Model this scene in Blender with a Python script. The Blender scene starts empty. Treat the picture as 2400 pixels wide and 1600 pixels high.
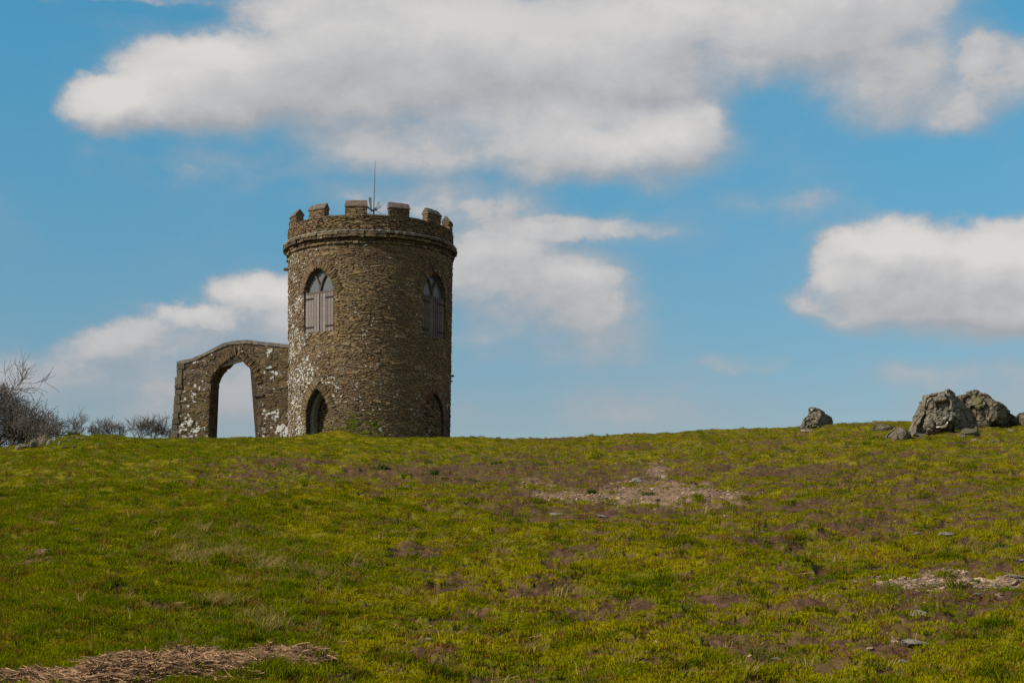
import bpy, bmesh, math, random
import numpy as np
from mathutils import Vector, noise as mnoise

C = bpy.context.scene.collection
SC = bpy.context.scene
R = math.radians

# ------------------------------------------------------------------ camera
# the place is laid out round the eye: x right, y into the picture, z up
EYE = 1.6            # eye height above the ground underfoot
FPX = 3900.0         # focal length in pixels of the 2400 px wide photograph
HOR = 1397.0         # row of the eye level in it
cam_d = bpy.data.cameras.new('camera'); cam = bpy.data.objects.new('camera', cam_d); C.objects.link(cam)
cam.location = (0, 0, EYE); cam.rotation_euler = (R(90), 0, 0)
cam_d.sensor_width = 36; cam_d.lens = FPX / 2400 * 36
cam_d.shift_y = (HOR - 800) / 2400
cam_d.clip_start = 0.1; cam_d.clip_end = 20000
SC.camera = cam
SC.view_settings.view_transform = 'Standard'; SC.view_settings.look = 'None'
SC.view_settings.gamma = 1; SC.view_settings.exposure = 0.3
try: SC.view_settings.use_curve_mapping = False
except Exception: pass
SC.render.engine = 'CYCLES'
SC.cycles.max_bounces = 5; SC.cycles.diffuse_bounces = 3
SC.cycles.use_denoising = False

# sun: from the left, a little from behind the camera
SUN = Vector((-0.74, -0.36, 0.60)).normalized()
sd = bpy.data.lights.new('sun', 'SUN'); sun = bpy.data.objects.new('sun', sd); C.objects.link(sun)
sd.energy = 4.2; sd.angle = R(0.6); sd.color = (1.0, 0.92, 0.80)
sun.rotation_euler = SUN.to_track_quat('Z', 'Y').to_euler()
SUN_EL = math.asin(SUN.z); SUN_AZ = math.atan2(SUN.x, SUN.y)


class NT:
    """small helper for node trees"""
    def __init__(s, tree): s.t = tree; s.n = tree.nodes; s.l = tree.links
    def new(s, typ, **kw):
        n = s.n.new(typ)
        for k, v in kw.items(): setattr(n, k, v)
        return n
    def set(s, sock, v):
        if v is None: return
        if isinstance(v, bpy.types.NodeSocket): s.l.new(v, sock)
        elif isinstance(v, (tuple, list)) and sock.type == 'RGBA' and len(v) == 3: sock.default_value = (*v, 1)
        else: sock.default_value = v
    def math(s, op, a, b=None, c=None, clamp=False):
        n = s.new('ShaderNodeMath', operation=op, use_clamp=clamp)
        s.set(n.inputs[0], a); s.set(n.inputs[1], b)
        if c is not None: s.set(n.inputs[2], c)
        return n.outputs[0]
    def vmath(s, op, a, b=None, c=None):
        n = s.new('ShaderNodeVectorMath', operation=op)
        s.set(n.inputs[0], a); s.set(n.inputs[1], b)
        if c is not None: s.set(n.inputs[2], c)
        return n.outputs['Value'] if op in ('LENGTH', 'DOT_PRODUCT', 'DISTANCE') else n.outputs[0]
    def step(s, v, a, b, lo=0.0, hi=1.0, smooth=True):
        n = s.new('ShaderNodeMapRange', interpolation_type='SMOOTHSTEP' if smooth else 'LINEAR')
        for i, q in enumerate((v, a, b, lo, hi)): s.set(n.inputs[i], q)
        return n.outputs[0]
    def mix(s, f, a, b, blend='MIX'):
        n = s.new('ShaderNodeMix', data_type='RGBA', blend_type=blend)
        s.set(n.inputs[0], f); s.set(n.inputs[6], a); s.set(n.inputs[7], b)
        return n.outputs[2]
    def noise(s, vec, scale, detail=4, rough=0.5, color=False, dist=0.0):
        n = s.new('ShaderNodeTexNoise'); s.set(n.inputs['Vector'], vec)
        n.inputs['Scale'].default_value = scale; n.inputs['Detail'].default_value = detail
        n.inputs['Roughness'].default_value = rough; n.inputs['Distortion'].default_value = dist
        return n.outputs['Color' if color else 'Fac']
    def comb(s, x, y, z):
        n = s.new('ShaderNodeCombineXYZ')
        for i, q in enumerate((x, y, z)): s.set(n.inputs[i], q)
        return n.outputs[0]


# ------------------------------------------------------------------ sky
# clouds: (x, y, radius x, radius y, weight), as bearings read off the photograph (thousands of pixels)
CLOUDS = [
 (.30,.235,.17,.075,1),(.50,.19,.25,.13,1),(.78,.17,.34,.19,1),(1.0,.12,.5,.17,1),(1.15,.22,.45,.20,1),(1.40,.12,.33,.16,1),(.95,.33,.3,.10,.9),(1.30,.345,.38,.10,1),(1.50,.32,.17,.13,1),(.80,.02,.32,.10,.9),
 (1.65,.03,.35,.10,.9),(1.88,.05,.34,.14,1),(2.04,.17,.21,.15,1),(2.20,.24,.18,.09,.85),(2.31,.17,.17,.14,.85),(1.78,.12,.2,.09,.75),
 (1.94,.60,.11,.09,.9),(2.08,.60,.19,.12,1),(2.30,.60,.22,.12,1),(2.10,.70,.28,.07,.9),(2.30,.70,.25,.08,.95),(1.87,.68,.10,.05,.6),
 (.61,.68,.15,.085,.95),(.47,.745,.17,.055,.9),(.55,.79,.30,.06,.55),(.70,.70,.14,.12,.9),(.26,.92,.38,.12,.70),(.14,.87,.24,.10,.82),(.32,.80,.28,.07,.88),(.50,.88,.38,.12,.74),
 (1.13,.62,.20,.11,.85),(1.29,.66,.22,.11,.72),(1.12,.74,.22,.08,.55),(1.40,.67,.13,.06,.42),(1.28,.76,.30,.10,.46),(1.30,.535,.25,.045,.66),(1.05,.49,.26,.05,.50),(.95,.46,.34,.07,.58),
 (1.72,.83,.14,.035,.42),(1.43,.82,.10,.04,.36),(2.20,.87,.28,.07,.60),(2.28,.93,.30,.08,.60),(.21,.38,.07,.05,.42),(.42,.40,.12,.05,.38),(.68,.46,.07,.03,.36),(1.80,.47,.22,.05,.36),(.25,.0,.45,.02,.45),(.60,.38,.36,.07,.50),
 (1.2,1.02,1.8,.16,.36),
]
# lobes that catch the sun, the same way
LIT = [(.33,.20,.22,.07,.8),(.50,.10,.22,.07,.7),(.90,.05,.4,.07,.45),(1.42,.31,.24,.07,1),(1.18,.30,.20,.05,.6),(1.30,.14,.35,.08,.45),(1.62,.05,.3,.07,.5),(2.0,.10,.15,.08,.35),(2.06,.55,.16,.08,1),(2.30,.56,.18,.08,.9),(1.95,.64,.1,.05,.6),(.62,.66,.12,.06,.85),(.45,.73,.14,.04,.6),(1.98,.50,.10,.05,.5)]
world = bpy.data.worlds.new('World'); SC.world = world; world.use_nodes = True
w = NT(world.node_tree)
for n in list(w.n): w.n.remove(n)

def blobs(t, P, L, lo=1.55, hi=0.25):
    acc = None
    for (cx, cy, rx, ry, wt) in L:
        f = t.step(t.vmath('LENGTH', t.vmath('MULTIPLY_ADD', P, (1 / rx, 1 / ry, 0), (-cx / rx, -cy / ry, 0))), lo, hi, 0.0, wt)
        acc = f if acc is None else t.math('SMOOTH_MAX', acc, f, 0.25)
    return acc
def cloud_group():
    g = bpy.data.node_groups.new('cloud_density', 'ShaderNodeTree')
    g.interface.new_socket('P', in_out='INPUT', socket_type='NodeSocketVector')
    g.interface.new_socket('D', in_out='INPUT', socket_type='NodeSocketVector')
    g.interface.new_socket('F', in_out='INPUT', socket_type='NodeSocketFloat')
    g.interface.new_socket('Value', in_out='OUTPUT', socket_type='NodeSocketFloat')
    t = NT(g); gi = t.new('NodeGroupInput'); go = t.new('NodeGroupOutput')
    acc = blobs(t, gi.outputs[0], CLOUDS); F = gi.outputs[2]
    base = t.math('ADD', t.math('MULTIPLY', acc, F), t.math('MULTIPLY', t.math('SUBTRACT', 1.0, F), 0.42))
    n1 = t.noise(gi.outputs[1], 9.0, 9, 0.60); n2 = t.noise(gi.outputs[1], 2.2, 2, 0.5)
    k = t.math('MULTIPLY', t.math('SUBTRACT', n1, 0.5), t.step(base, 0.0, 0.5, 0.5, 1.75))
    k2 = t.math('MULTIPLY', t.math('SUBTRACT', n2, 0.47), t.step(F, 0, 1, 1.8, 0.0))
    t.l.new(t.math('ADD', base, t.math('ADD', k, k2)), go.inputs[0])
    return g
cg = cloud_group()
tc = w.new('ShaderNodeTexCoord'); dirv = tc.outputs['Generated']
sx = w.new('ShaderNodeSeparateXYZ'); w.l.new(dirv, sx.inputs[0])
yy = w.math('MAXIMUM', sx.outputs[1], 0.2)
pu = w.math('MULTIPLY_ADD', w.math('DIVIDE', sx.outputs[0], yy), 3.9 / 1.0204, 1.2 / 1.0204)
pv = w.math('MULTIPLY_ADD', w.math('DIVIDE', sx.outputs[2], yy), -3.9 / 1.0204, 1.397 / 1.0204)
front = w.math('MULTIPLY', w.step(sx.outputs[1], 0.80, 0.93), w.step(sx.outputs[2], 0.50, 0.37))
P0 = w.comb(pu, pv, 0.0)
D0 = w.vmath('MULTIPLY', dirv, (1.0, 1.0, 1.5))
wn_ = w.noise(D0, 15.0, 7, 0.62, color=True)
P1 = w.vmath('MULTIPLY_ADD', w.vmath('SUBTRACT', wn_, (0.5, 0.5, 0.5)), (0.19, 0.13, 0), P0)
def dens(P, D):
    n = w.new('ShaderNodeGroup'); n.node_tree = cg
    w.l.new(P, n.inputs[0]); w.l.new(D, n.inputs[1]); w.l.new(front, n.inputs[2])
    return n.outputs[0]
da = dens(P1, D0)
db = dens(w.vmath('ADD', P1, (-0.030, -0.060, 0)), w.vmath('ADD', D0, (-0.008, 0, 0.024)))
diff = w.math('SUBTRACT', da, db)
lowz = w.step(sx.outputs[2], 0.18, 0.10)
alpha = w.step(da, w.math('MULTIPLY_ADD', lowz, -0.12, w.step(diff, -0.02, 0.16, 0.08, 0.24)), w.math('MULTIPLY_ADD', lowz, 0.22, w.step(diff, -0.02, 0.16, 0.92, 0.66)))
lobe = blobs(w, P1, LIT, 1.6, 0.1)
lit = w.math('ADD', w.math('MULTIPLY', lobe, 0.55), w.math('MULTIPLY', w.step(diff, -0.35, 0.42, 0, 1, smooth=False), 0.72))
lit = w.math('ADD', lit, w.math('MULTIPLY', w.math('SUBTRACT', w.math('MULTIPLY', front, -1), -1), 0.2))
lit = w.math('MULTIPLY', w.math('MINIMUM', lit, 1.08), w.math('MULTIPLY', w.step(da, 0.15, 0.92, 0.05, 1.0), w.math('MULTIPLY_ADD', lowz, -0.6, 1.0)))
sky = w.new('ShaderNodeTexSky', sky_type='NISHITA'); sky.sun_disc = False
sky.sun_elevation = SUN_EL; sky.sun_rotation = SUN_AZ; sky.air_density = 1.0; sky.dust_density = 0.4; sky.ozone_density = 2.0
hs = w.new('ShaderNodeHueSaturation'); hs.inputs['Saturation'].default_value = 1.15; hs.inputs['Value'].default_value = 0.62
w.l.new(sky.outputs[0], hs.inputs['Color'])
blue = w.mix(1.0, hs.outputs[0], w.mix(w.step(sx.outputs[2], 0.11, 0.31, smooth=False), (1.26, 1.36, 1.34), (1.12, 2.24, 2.05)), 'MULTIPLY')
cb = w.math('MULTIPLY_ADD', lit, 2.95, 3.75)
ccol = w.mix(lit, (0.95, 0.985, 1.05), (1.02, 0.99, 0.955))
ccol = w.mix(1.0, ccol, w.comb(cb, cb, cb), 'MULTIPLY')
low = w.step(sx.outputs[2], 0.04, 0.18, 0.86, 0.98)
final = w.mix(w.math('MULTIPLY', alpha, low), blue, ccol)
bg = w.new('ShaderNodeBackground'); bg.inputs['Strength'].default_value = 0.081
w.l.new(final, bg.inputs[0])
wo = w.new('ShaderNodeOutputWorld'); w.l.new(bg.outputs[0], wo.inputs[0])
world.cycles.sampling_method = 'MANUAL'; world.cycles.sample_map_resolution = 512

# ------------------------------------------------------------------ helpers
def tag(o, label=None, cat=None, group=None, kind=None):
    if label: o['label'] = label
    if cat: o['category'] = cat
    if group: o['group'] = group
    if kind: o['kind'] = kind
    return o
def empty(name, loc, rz=0, **kw):
    o = bpy.data.objects.new(name, None); C.objects.link(o); o.location = loc; o.rotation_euler = (0, 0, rz)
    o.empty_display_size = 0.2
    return tag(o, **kw)
def mesh_obj(name, verts, faces, mat, parent=None, smooth=False, loc=(0, 0, 0), colors=None, link=True):
    me = bpy.data.meshes.new(name); me.from_pydata([tuple(v) for v in verts], [], [tuple(f) for f in faces]); me.update()
    if smooth: me.shade_smooth()
    me.materials.append(mat)
    if colors is not None:
        a = me.color_attributes.new('tint', 'FLOAT_COLOR', 'POINT')
        a.data.foreach_set('color', np.asarray(colors, dtype=np.float32).ravel())
    o = bpy.data.objects.new(name, me)
    if link: C.objects.link(o)
    o.location = loc
    if parent: o.parent = parent
    return o
def box(x0, x1, y0, y1, z0, z1):
    v = [(x, y, z) for z in (z0, z1) for y in (y0, y1) for x in (x0, x1)]
    f = [(0, 2, 3, 1), (4, 5, 7, 6), (0, 1, 5, 4), (2, 6, 7, 3), (0, 4, 6, 2), (1, 3, 7, 5)]
    return v, f
def join(parts):
    V, F = [], []
    for v, f in parts:
        k = len(V); V += list(v); F += [tuple(i + k for i in q) for q in f]
    return V, F

_rng = np.random.RandomState(7)
_perm = np.concatenate([_rng.permutation(256)] * 2)
_ga = _rng.rand(256) * 2 * np.pi; _gx, _gy = np.cos(_ga), np.sin(_ga)
def gn(x, y, seed=0):
    x = np.asarray(x, float) + seed * 17.31; y = np.asarray(y, float) - seed * 9.77
    xi = np.floor(x).astype(np.int64); yi = np.floor(y).astype(np.int64); fx = x - xi; fy = y - yi
    u = fx * fx * fx * (fx * (fx * 6 - 15) + 10); v = fy * fy * fy * (fy * (fy * 6 - 15) + 10)
    def g(ix, iy, dx, dy):
        h = _perm[_perm[ix & 255] + (iy & 255)]
        return _gx[h] * dx + _gy[h] * dy
    a = g(xi, yi, fx, fy); b = g(xi + 1, yi, fx - 1, fy); c = g(xi, yi + 1, fx, fy - 1); d = g(xi + 1, yi + 1, fx - 1, fy - 1)
    return (a + u * (b - a)) * (1 - v) + (c + u * (d - c)) * v
def fbm(x, y, f, octv, seed=0, rough=0.5):
    s = 0; a = 1
    for i in range(octv):
        s = s + a * gn(x * f, y * f, seed + i); f *= 2.03; a *= rough
    return s
def sst(v, a, b):
    t = np.clip((v - a) / (b - a), 0, 1); return t * t * (3 - 2 * t)

# ------------------------------------------------------------------ terrain
S = 1.0204           # my notes are in 2352 px pictures, the photograph is 2400 px wide
CREST = [(-600, 1052), (0, 1033), (110, 1020), (200, 1012), (400, 1013), (660, 1008), (1030, 1007), (1300, 1008), (1450, 1002), (1600, 993),
         (1840, 983), (2000, 974), (2352, 966), (2900, 962)]
D1, KQ, DC = 55.0, 0.0012, 66.0
_dd = np.linspace(40, 90, 2001)
QMAX = float(np.max(-EYE / _dd - KQ * np.maximum(0, _dd - D1) ** 2 / _dd))
_cx = np.array([c[0] * S for c in CREST]); _cy = np.array([c[1] * S for c in CREST])
_gxs = np.linspace(-900, 3300, 841); _ge = np.interp(_gxs, _cx, _cy)
_ker = np.exp(-0.5 * (np.arange(-12, 13) / 5.0) ** 2); _ker /= _ker.sum()
_ge = np.convolve(np.pad(_ge, 12, mode='edge'), _ker, mode='valid')
def uv_of(x, y):
    yc = np.maximum(y, 3.0); return np.clip(x / yc, -0.5, 0.5), yc
BUMPS = [  # px x (2352), depth, px height, width px, depth width : knolls and hollows near the crest
 (165, 70, 12, 40, 5), (250, 70, 9, 70, 5), (775, 63.2, 15, 62, 2.2), (1900, 58, 7, 45, 4), (1830, 50, -2, 60, 6), (2170, 56, 10, 120, 5), (2300, 60, 14, 80, 5),
 (2020, 60, 3, 60, 4), (640, 40, 5, 200, 8), (1650, 33, 6, 160, 6), (1000, 30, -5, 120, 5), (300, 22, 6, 200, 4),
]
def h_base(x, y):
    x = np.asarray(x, float); y = np.asarray(y, float)
    u, yc = uv_of(x, y)
    px = 1200 + FPX * u
    E = (HOR - np.interp(px, _gxs, _ge)) / FPX
    m = E - QMAX
    over = np.maximum(0, y - D1); lin = 70.0
    drop = np.where(over < lin, KQ * over ** 2, KQ * lin * lin + 2 * KQ * lin * (over - lin))
    z = m * y - drop
    for (bx, by, bh, bw, bd) in BUMPS:
        z = z + bh * S / FPX * yc * np.exp(-((px - bx * S) / (bw * S)) ** 2 - ((y - by) / bd) ** 2)
    far = sst(np.hypot(x, y), 140, 420)
    return z * (1 - far) + (-38.0) * far
def proj(x, y, z):
    yc = np.maximum(y, 3.0)
    return (1200 + FPX * x / yc) / S, (HOR - FPX * (z - EYE) / yc) / S
# bare patches (x, y, radius x, radius y, weight), notes in picture coordinates turned into ground ellipses
SOIL = [(1150,1090,330,34,.06),(1500,1150,500,60,.06),(1900,1180,420,60,.16),(2100,1430,300,60,.16),(1050,1400,180,90,.10),(720,1085,200,26,.16),(350,1105,160,12,.16),(975,1266,62,12,.9),(560,1095,70,24,.35),(590,1130,70,12,.5),(690,1060,90,7,.45),(900,1085,420,34,.20),(1080,1080,90,10,.4),(1010,1092,60,8,.35),(1400,1120,330,46,.30),
 (1830,1082,130,15,.5),(1500,1085,90,14,.4),(2150,1130,230,40,.22),(1250,1175,220,13,.3),(1450,1172,120,8,.45),(2030,1209,130,9,.45),(1760,1243,120,9,.3),
 (1370,1388,120,28,.35),(975,1450,50,45,.30),(950,1490,60,30,.3),(1250,1535,240,16,.3),(1950,1480,340,34,.32),(2310,1385,80,20,.5),(1340,1273,80,8,.45),(2200,1330,150,40,.35),
 (770,1278,70,9,.4),(830,1262,80,10,.3),(1420,1405,70,12,.3),(1200,1345,70,8,.4),(1780,1335,60,8,.4),(2050,1400,90,12,.35),(1610,1410,70,8,.4),(680,1172,50,9,.4),(1080,1330,60,8,.2),
 (2280,1180,90,12,.35),(1230,1140,140,9,.3),(1700,1170,160,10,.25),(1120,1450,30,8,.3),(2140,1290,40,6,.3),(1500,1480,120,12,.25),(1900,1530,160,14,.25),(1270,1010,60,4,.5),(1470,1030,60,4,.4),(1150,1008,30,4,.5),(1760,1015,80,5,.35)]
SCREE = [(2170,1325,190,28,.5),(1560,1122,120,26,1.0),(1650,1132,70,16,.8),(1400,1135,190,24,.62),(1510,1075,30,14,.6),(1300,1140,100,10,.35),(2120,1325,100,24,.75),(2240,1318,90,16,.6),(1230,1110,60,14,.35),(2330,1318,40,14,.5),(2080,1475,70,9,.4),(1480,1040,90,5,.3)]
LITTER = [(330,1562,240,26,1.0),(480,1530,190,40,1.1),(640,1522,110,18,.7),(120,1585,160,22,.7),(110,1205,90,16,.42),(90,1305,60,24,.42),(60,1270,50,14,.3)]
DRY = [(500,1235,200,40,.55),(600,1320,180,45,.5),(760,1330,120,40,.35),(520,1400,140,40,.45),(650,1440,140,30,.4),(130,1110,180,30,.3),(230,1060,200,20,.3),(420,1290,160,30,.4)]
def field(L, sx_, sy_):
    s = 0
    for (cx, cy, rx, ry, wt) in L:
        s = s + wt * np.exp(-(((sx_ - cx) / rx) ** 2 + ((sy_ - cy) / ry) ** 2))
    return s
def masks(x, y, zb):
    sx_, sy_ = proj(x, y, zb)
    right = sst(sx_, 650, 1150) * 0.75 + 0.25 * sst(sx_, 300, 600) * (1 - sst(sy_, 1150, 1300))
    n_big = fbm(x, y, 0.35, 4, 1); n_mid = fbm(x, y, 1.9, 5, 5, 0.62); n_fin = fbm(x, y, 6, 5, 11, 0.65)
    soil = field(SOIL, sx_, sy_) + 0.29 * right + 0.26 * n_big + 0.55 * n_mid + 0.42 * n_fin
    crest_clear = sst(sy_, 1010, 1045) * 0.25 - 0.25
    soil = sst(soil + crest_clear * (sx_ < 1150), 0.14, 0.36) * (0.74 + 0.26 * sst(fbm(x, y, 5, 4, 77, 0.7), -0.25, 0.12))
    scf = field(SCREE, sx_, sy_); scree = sst(scf + (0.6 * n_mid + 0.45 * n_fin) * sst(scf, 0.03, 0.25), 0.32, 0.62)
    lf = field(LITTER, sx_, sy_); litter = sst(lf + (0.6 * n_mid + 0.5 * n_fin) * sst(lf, 0.05, 0.35), 0.22, 0.80)
    dry = sst(field(DRY, sx_, sy_) + 0.9 * n_mid + 0.6 * n_fin, 0.42, 0.95)
    longg = sst(1 - sst(sx_, 500, 950) + 0.9 * n_big + 0.5 * n_mid + 0.4 * (sst(sy_, 1120, 1250) - 0.7), 0.5, 0.9)
    tone = fbm(x, y, 0.8, 5, 21, 0.6)
    darkp = sst(fbm(x, y, 2.3, 4, 31, 0.62) + 0.20 * longg, 0.27, 0.5)
    return dict(soil=np.maximum(soil, 0), scree=scree, litter=litter, dry=dry, longg=longg, tone=tone, dark=darkp, sx=sx_, sy=sy_)
def h_full(x, y, M=None):
    x = np.asarray(x, float); y = np.asarray(y, float)
    zb = h_base(x, y)
    if M is None: M = masks(x, y, zb)
    near = 1 - sst(np.hypot(x, y), 90, 140)
    z = zb + near * (0.11 * fbm(x, y, 0.22, 2, 41) + 0.07 * gn(x * 0.8, y * 0.8, 44) + 0.11 * gn(x * 1.5, y * 1.5, 46) + 0.060 * gn(x * 3.9, y * 3.9, 47)
                     + 0.022 * gn(x * 9.7, y * 9.7, 48) + 0.010 * gn(x * 21, y * 21, 49))
    z = z - near * 0.045 * np.maximum(M['soil'], 0.8 * M['scree']) + near * 0.03 * M['longg'] + near * 0.004 * M['litter'] + near * 0.02 * M['dark']
    return z
def ground_at(px, py, dmin=8.4):
    """point of the ground seen at picture position (2352 px notes)"""
    u = (px * S - 1200) / FPX; v = (HOR - py * S) / FPX
    ds = np.linspace(dmin, 72, 6000); z = h_base(u * ds, ds)
    a = (z - EYE) / ds - v
    i = np.argmax(a >= 0) if (a >= 0).any() else int(np.argmax(a))
    return float(u * ds[i]), float(ds[i])
def gz(x, y): return float(h_full(np.array([x]), np.array([y]))[0])

# materials --------------------------------------------------------
def mat(name):
    m = bpy.data.materials.new(name); m.use_nodes = True; t = NT(m.node_tree)
    b = m.node_tree.nodes['Principled BSDF']; b.inputs['Roughness'].default_value = 0.85
    b.inputs['Specular IOR Level'].default_value = 0.2
    return m, t, b
def bump(t, b, h, strength, dist):
    n = t.new('ShaderNodeBump'); n.inputs['Strength'].default_value = strength; n.inputs['Distance'].default_value = dist
    t.l.new(h, n.inputs['Height']); t.l.new(n.outputs[0], b.inputs['Normal'])
def attr(t, name, typ='GEOMETRY'):
    n = t.new('ShaderNodeAttribute'); n.attribute_name = name; n.attribute_type = typ; return n

def ground_material():
    m, t, b = mat('turf_and_soil')
    geo = t.new('ShaderNodeNewGeometry'); P = geo.outputs['Position']
    a = attr(t, 'masks'); s = t.new('ShaderNodeSeparateColor'); t.l.new(a.outputs['Color'], s.inputs[0])
    a2 = attr(t, 'tones'); s2 = t.new('ShaderNodeSeparateColor'); t.l.new(a2.outputs['Color'], s2.inputs[0])
    nf = t.noise(P, 14, 5, 0.65); nfine = t.noise(P, 60, 4, 0.7); nm = t.noise(P, 3.2, 4, 0.6)
    g = t.mix(t.step(s2.outputs[0], 0.3, 0.7), (0.110, 0.120, 0.001), (0.220, 0.180, 0.001))
    g = t.mix(t.step(nf, 0.35, 0.7), g, (0.160, 0.135, 0.010))
    g = t.mix(t.math('MULTIPLY', t.step(nm, 0.52, 0.72), 0.55), g, (0.075, 0.095, 0.006))
    g = t.mix(t.math('MULTIPLY', s2.outputs[1], 0.7), g, (0.028, 0.052, 0.005))
    g = t.mix(t.math('MULTIPLY', s.outputs[2], 0.65), g, (0.20, 0.15, 0.045))
    g = t.mix(t.step(nfine, 0.35, 0.75, 0.0, 0.5), g, (0.035, 0.032, 0.008))
    so = t.mix(t.step(nf, 0.3, 0.7), (0.045, 0.022, 0.015), (0.125, 0.066, 0.042))
    so = t.mix(t.step(nfine, 0.6, 0.8, 0, 0.6), so, (0.19, 0.13, 0.085))
    sc = t.mix(t.step(nfine, 0.4, 0.7), (0.15, 0.092, 0.060), (0.31, 0.205, 0.135))
    li = t.mix(t.step(nfine, 0.35, 0.7), (0.075, 0.042, 0.025), (0.26, 0.15, 0.075))
    col = t.mix(s.outputs[0], g, so); col = t.mix(s.outputs[1], col, sc)
    al = attr(t, 'masks').outputs['Alpha']
    col = t.mix(al, col, li)
    t.l.new(col, b.inputs['Base Color']); b.inputs['Roughness'].default_value = 0.95; b.inputs['Specular IOR Level'].default_value = 0.05
    bump(t, b, t.math('ADD', nf, nfine), 0.6, 0.02)
    return m
M_GROUND = ground_material()

def build_ground():
    fine = np.linspace(-R(22.5), R(22.5), 900)
    ang = np.concatenate([np.linspace(-np.pi, -R(24), 40), np.linspace(-R(23.6), -R(22.6), 3), fine, np.linspace(R(22.6), R(23.6), 3), np.linspace(R(24), np.pi, 40)[:-1]])
    rows = [1.0, 2.5, 4.2, 6.0, 7.4]; r = 8.3
    while r < 72: rows.append(r); r += min(2.3e-4 * r * r, 0.16)
    while r < 6000: rows.append(r); r *= 1.0 + min(0.25, 0.012 + (r - 72) * 0.0009)
    rows = np.array(rows); nr, nc = len(rows), len(ang)
    A, RR = np.meshgrid(ang, rows); X = (RR * np.sin(A)).ravel(); Y = (RR * np.cos(A)).ravel()
    zb = h_base(X, Y); M = masks(X, Y, zb); Z = h_full(X, Y, M)
    X = np.append(X, 0); Y = np.append(Y, 0); Z = np.append(Z, 0.0)
    V = np.stack([X, Y, Z], 1).astype(np.float32)
    i = np.arange(nr - 1)[:, None] * nc; j = np.arange(nc)[None, :]; j2 = (j + 1) % nc
    Q = np.stack([i + j, i + nc + j, i + nc + j2, i + j2], -1).reshape(-1, 4)[:, ::-1]
    T = np.stack([np.full(nc, nr * nc), np.arange(nc), (np.arange(nc) + 1) % nc], 1)[:, ::-1]
    me = bpy.data.meshes.new('ground'); me.vertices.add(len(V)); me.vertices.foreach_set('co', V.ravel())
    nl = Q.size + T.size; me.loops.add(nl); me.loops.foreach_set('vertex_index', np.concatenate([Q.ravel(), T.ravel()]).astype(np.int32))
    me.polygons.add(len(Q) + len(T))
    st = np.concatenate([np.arange(len(Q)) * 4, Q.size + np.arange(len(T)) * 3]).astype(np.int32)
    me.polygons.foreach_set('loop_start', st)
    me.update(calc_edges=True); me.validate(); me.shade_smooth()
    n = len(V)
    def ca(name, chans):
        a = me.color_attributes.new(name, 'FLOAT_COLOR', 'POINT')
        c = np.stack([np.append(q, 0) for q in chans], 1).astype(np.float32); a.data.foreach_set('color', c.ravel())
    ca('masks', [M['soil'], M['scree'], M['dry'], M['litter']])
    ca('tones', [np.clip(M['tone'] * 0.8 + 0.5, 0, 1), M['dark'], M['longg'], np.ones(n - 1)])
    me.materials.append(M_GROUND)
    o = bpy.data.objects.new('ground', me); C.objects.link(o); tag(o, kind='structure')
    # make sure the faces look up
    if me.polygons[nc * 50 + nc // 2].normal.z < 0: me.flip_normals()
    return o
build_ground()

# ------------------------------------------------------------------ stone materials
def stone_material(name, lichen=0.5, blob=3.0, dark=1.0, cracks=False):
    m, t, b = mat(name)
    tcn = t.new('ShaderNodeTexCoord'); geo = t.new('ShaderNodeNewGeometry'); P = geo.outputs['Position']
    a = attr(t, 'tint')
    n1 = t.noise(P, 3.0, 5, 0.6); n2 = t.noise(P, 22, 5, 0.65)
    Ps = t.vmath('MULTIPLY', P, (1, 1, 3.2)); n3 = t.noise(Ps, 16, 4, 0.6)
    c = t.mix(t.step(n3, 0.3, 0.7), t.vmath('SCALE', a.outputs['Color'], None), a.outputs['Color'])
    sc = t.new('ShaderNodeVectorMath', operation='SCALE'); t.l.new(a.outputs['Color'], sc.inputs[0]); t.l.new(t.step(n3, 0.25, 0.75, 0.68 * dark, 1.28 * dark), sc.inputs[3])
    c = sc.outputs[0]
    c = t.mix(t.step(n1, 0.52, 0.72, 0, 0.30), c, (0.13, 0.115, 0.045))     # olive growth
    c = t.mix(t.step(n2, 0.60, 0.75, 0, 0.5), c, (0.045, 0.036, 0.030))
    if cracks:
        vo = t.new('ShaderNodeTexVoronoi', feature='DISTANCE_TO_EDGE'); vo.inputs['Scale'].default_value = 2.2
        t.l.new(t.vmath('MULTIPLY_ADD', t.noise(P, 2.5, 4, .6, color=True), (.7, .7, .7), P), vo.inputs['Vector'])
        c = t.mix(t.step(vo.outputs['Distance'], 0.05, 0.0, 0, .85), c, (0.022, 0.018, 0.014))
        c = t.mix(t.step(t.noise(P, 9, 4, .6), .55, .68, 0, .7), c, (0.17, 0.155, 0.06))
    # white crustose lichen
    l1 = t.noise(P, blob * .5, 2, 0.5); l2 = t.noise(P, blob * 2.4, 3, 0.5)
    f = t.math('ADD', t.math('ADD', l2, t.math('MULTIPLY', l1, 0.5)), t.math('MULTIPLY', a.outputs['Alpha'], lichen))
    L = t.step(f, 1.00, 1.02)
    c = t.mix(L, c, t.mix(n2, (0.36, 0.35, 0.31), (0.66, 0.65, 0.61)))
    t.l.new(c, b.inputs['Base Color']); b.inputs['Roughness'].default_value = 0.92; b.inputs['Specular IOR Level'].default_value = 0.1
    bump(t, b, t.math('ADD', n2, t.math('MULTIPLY', n3, 1.2)), 0.8, 0.03)
    return m
M_STONE = stone_material('slate_rubble', 0.17, 4.2)
M_WALLSTONE = stone_material('lichened_rubble', 0.17, 2.0, 0.74)
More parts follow.
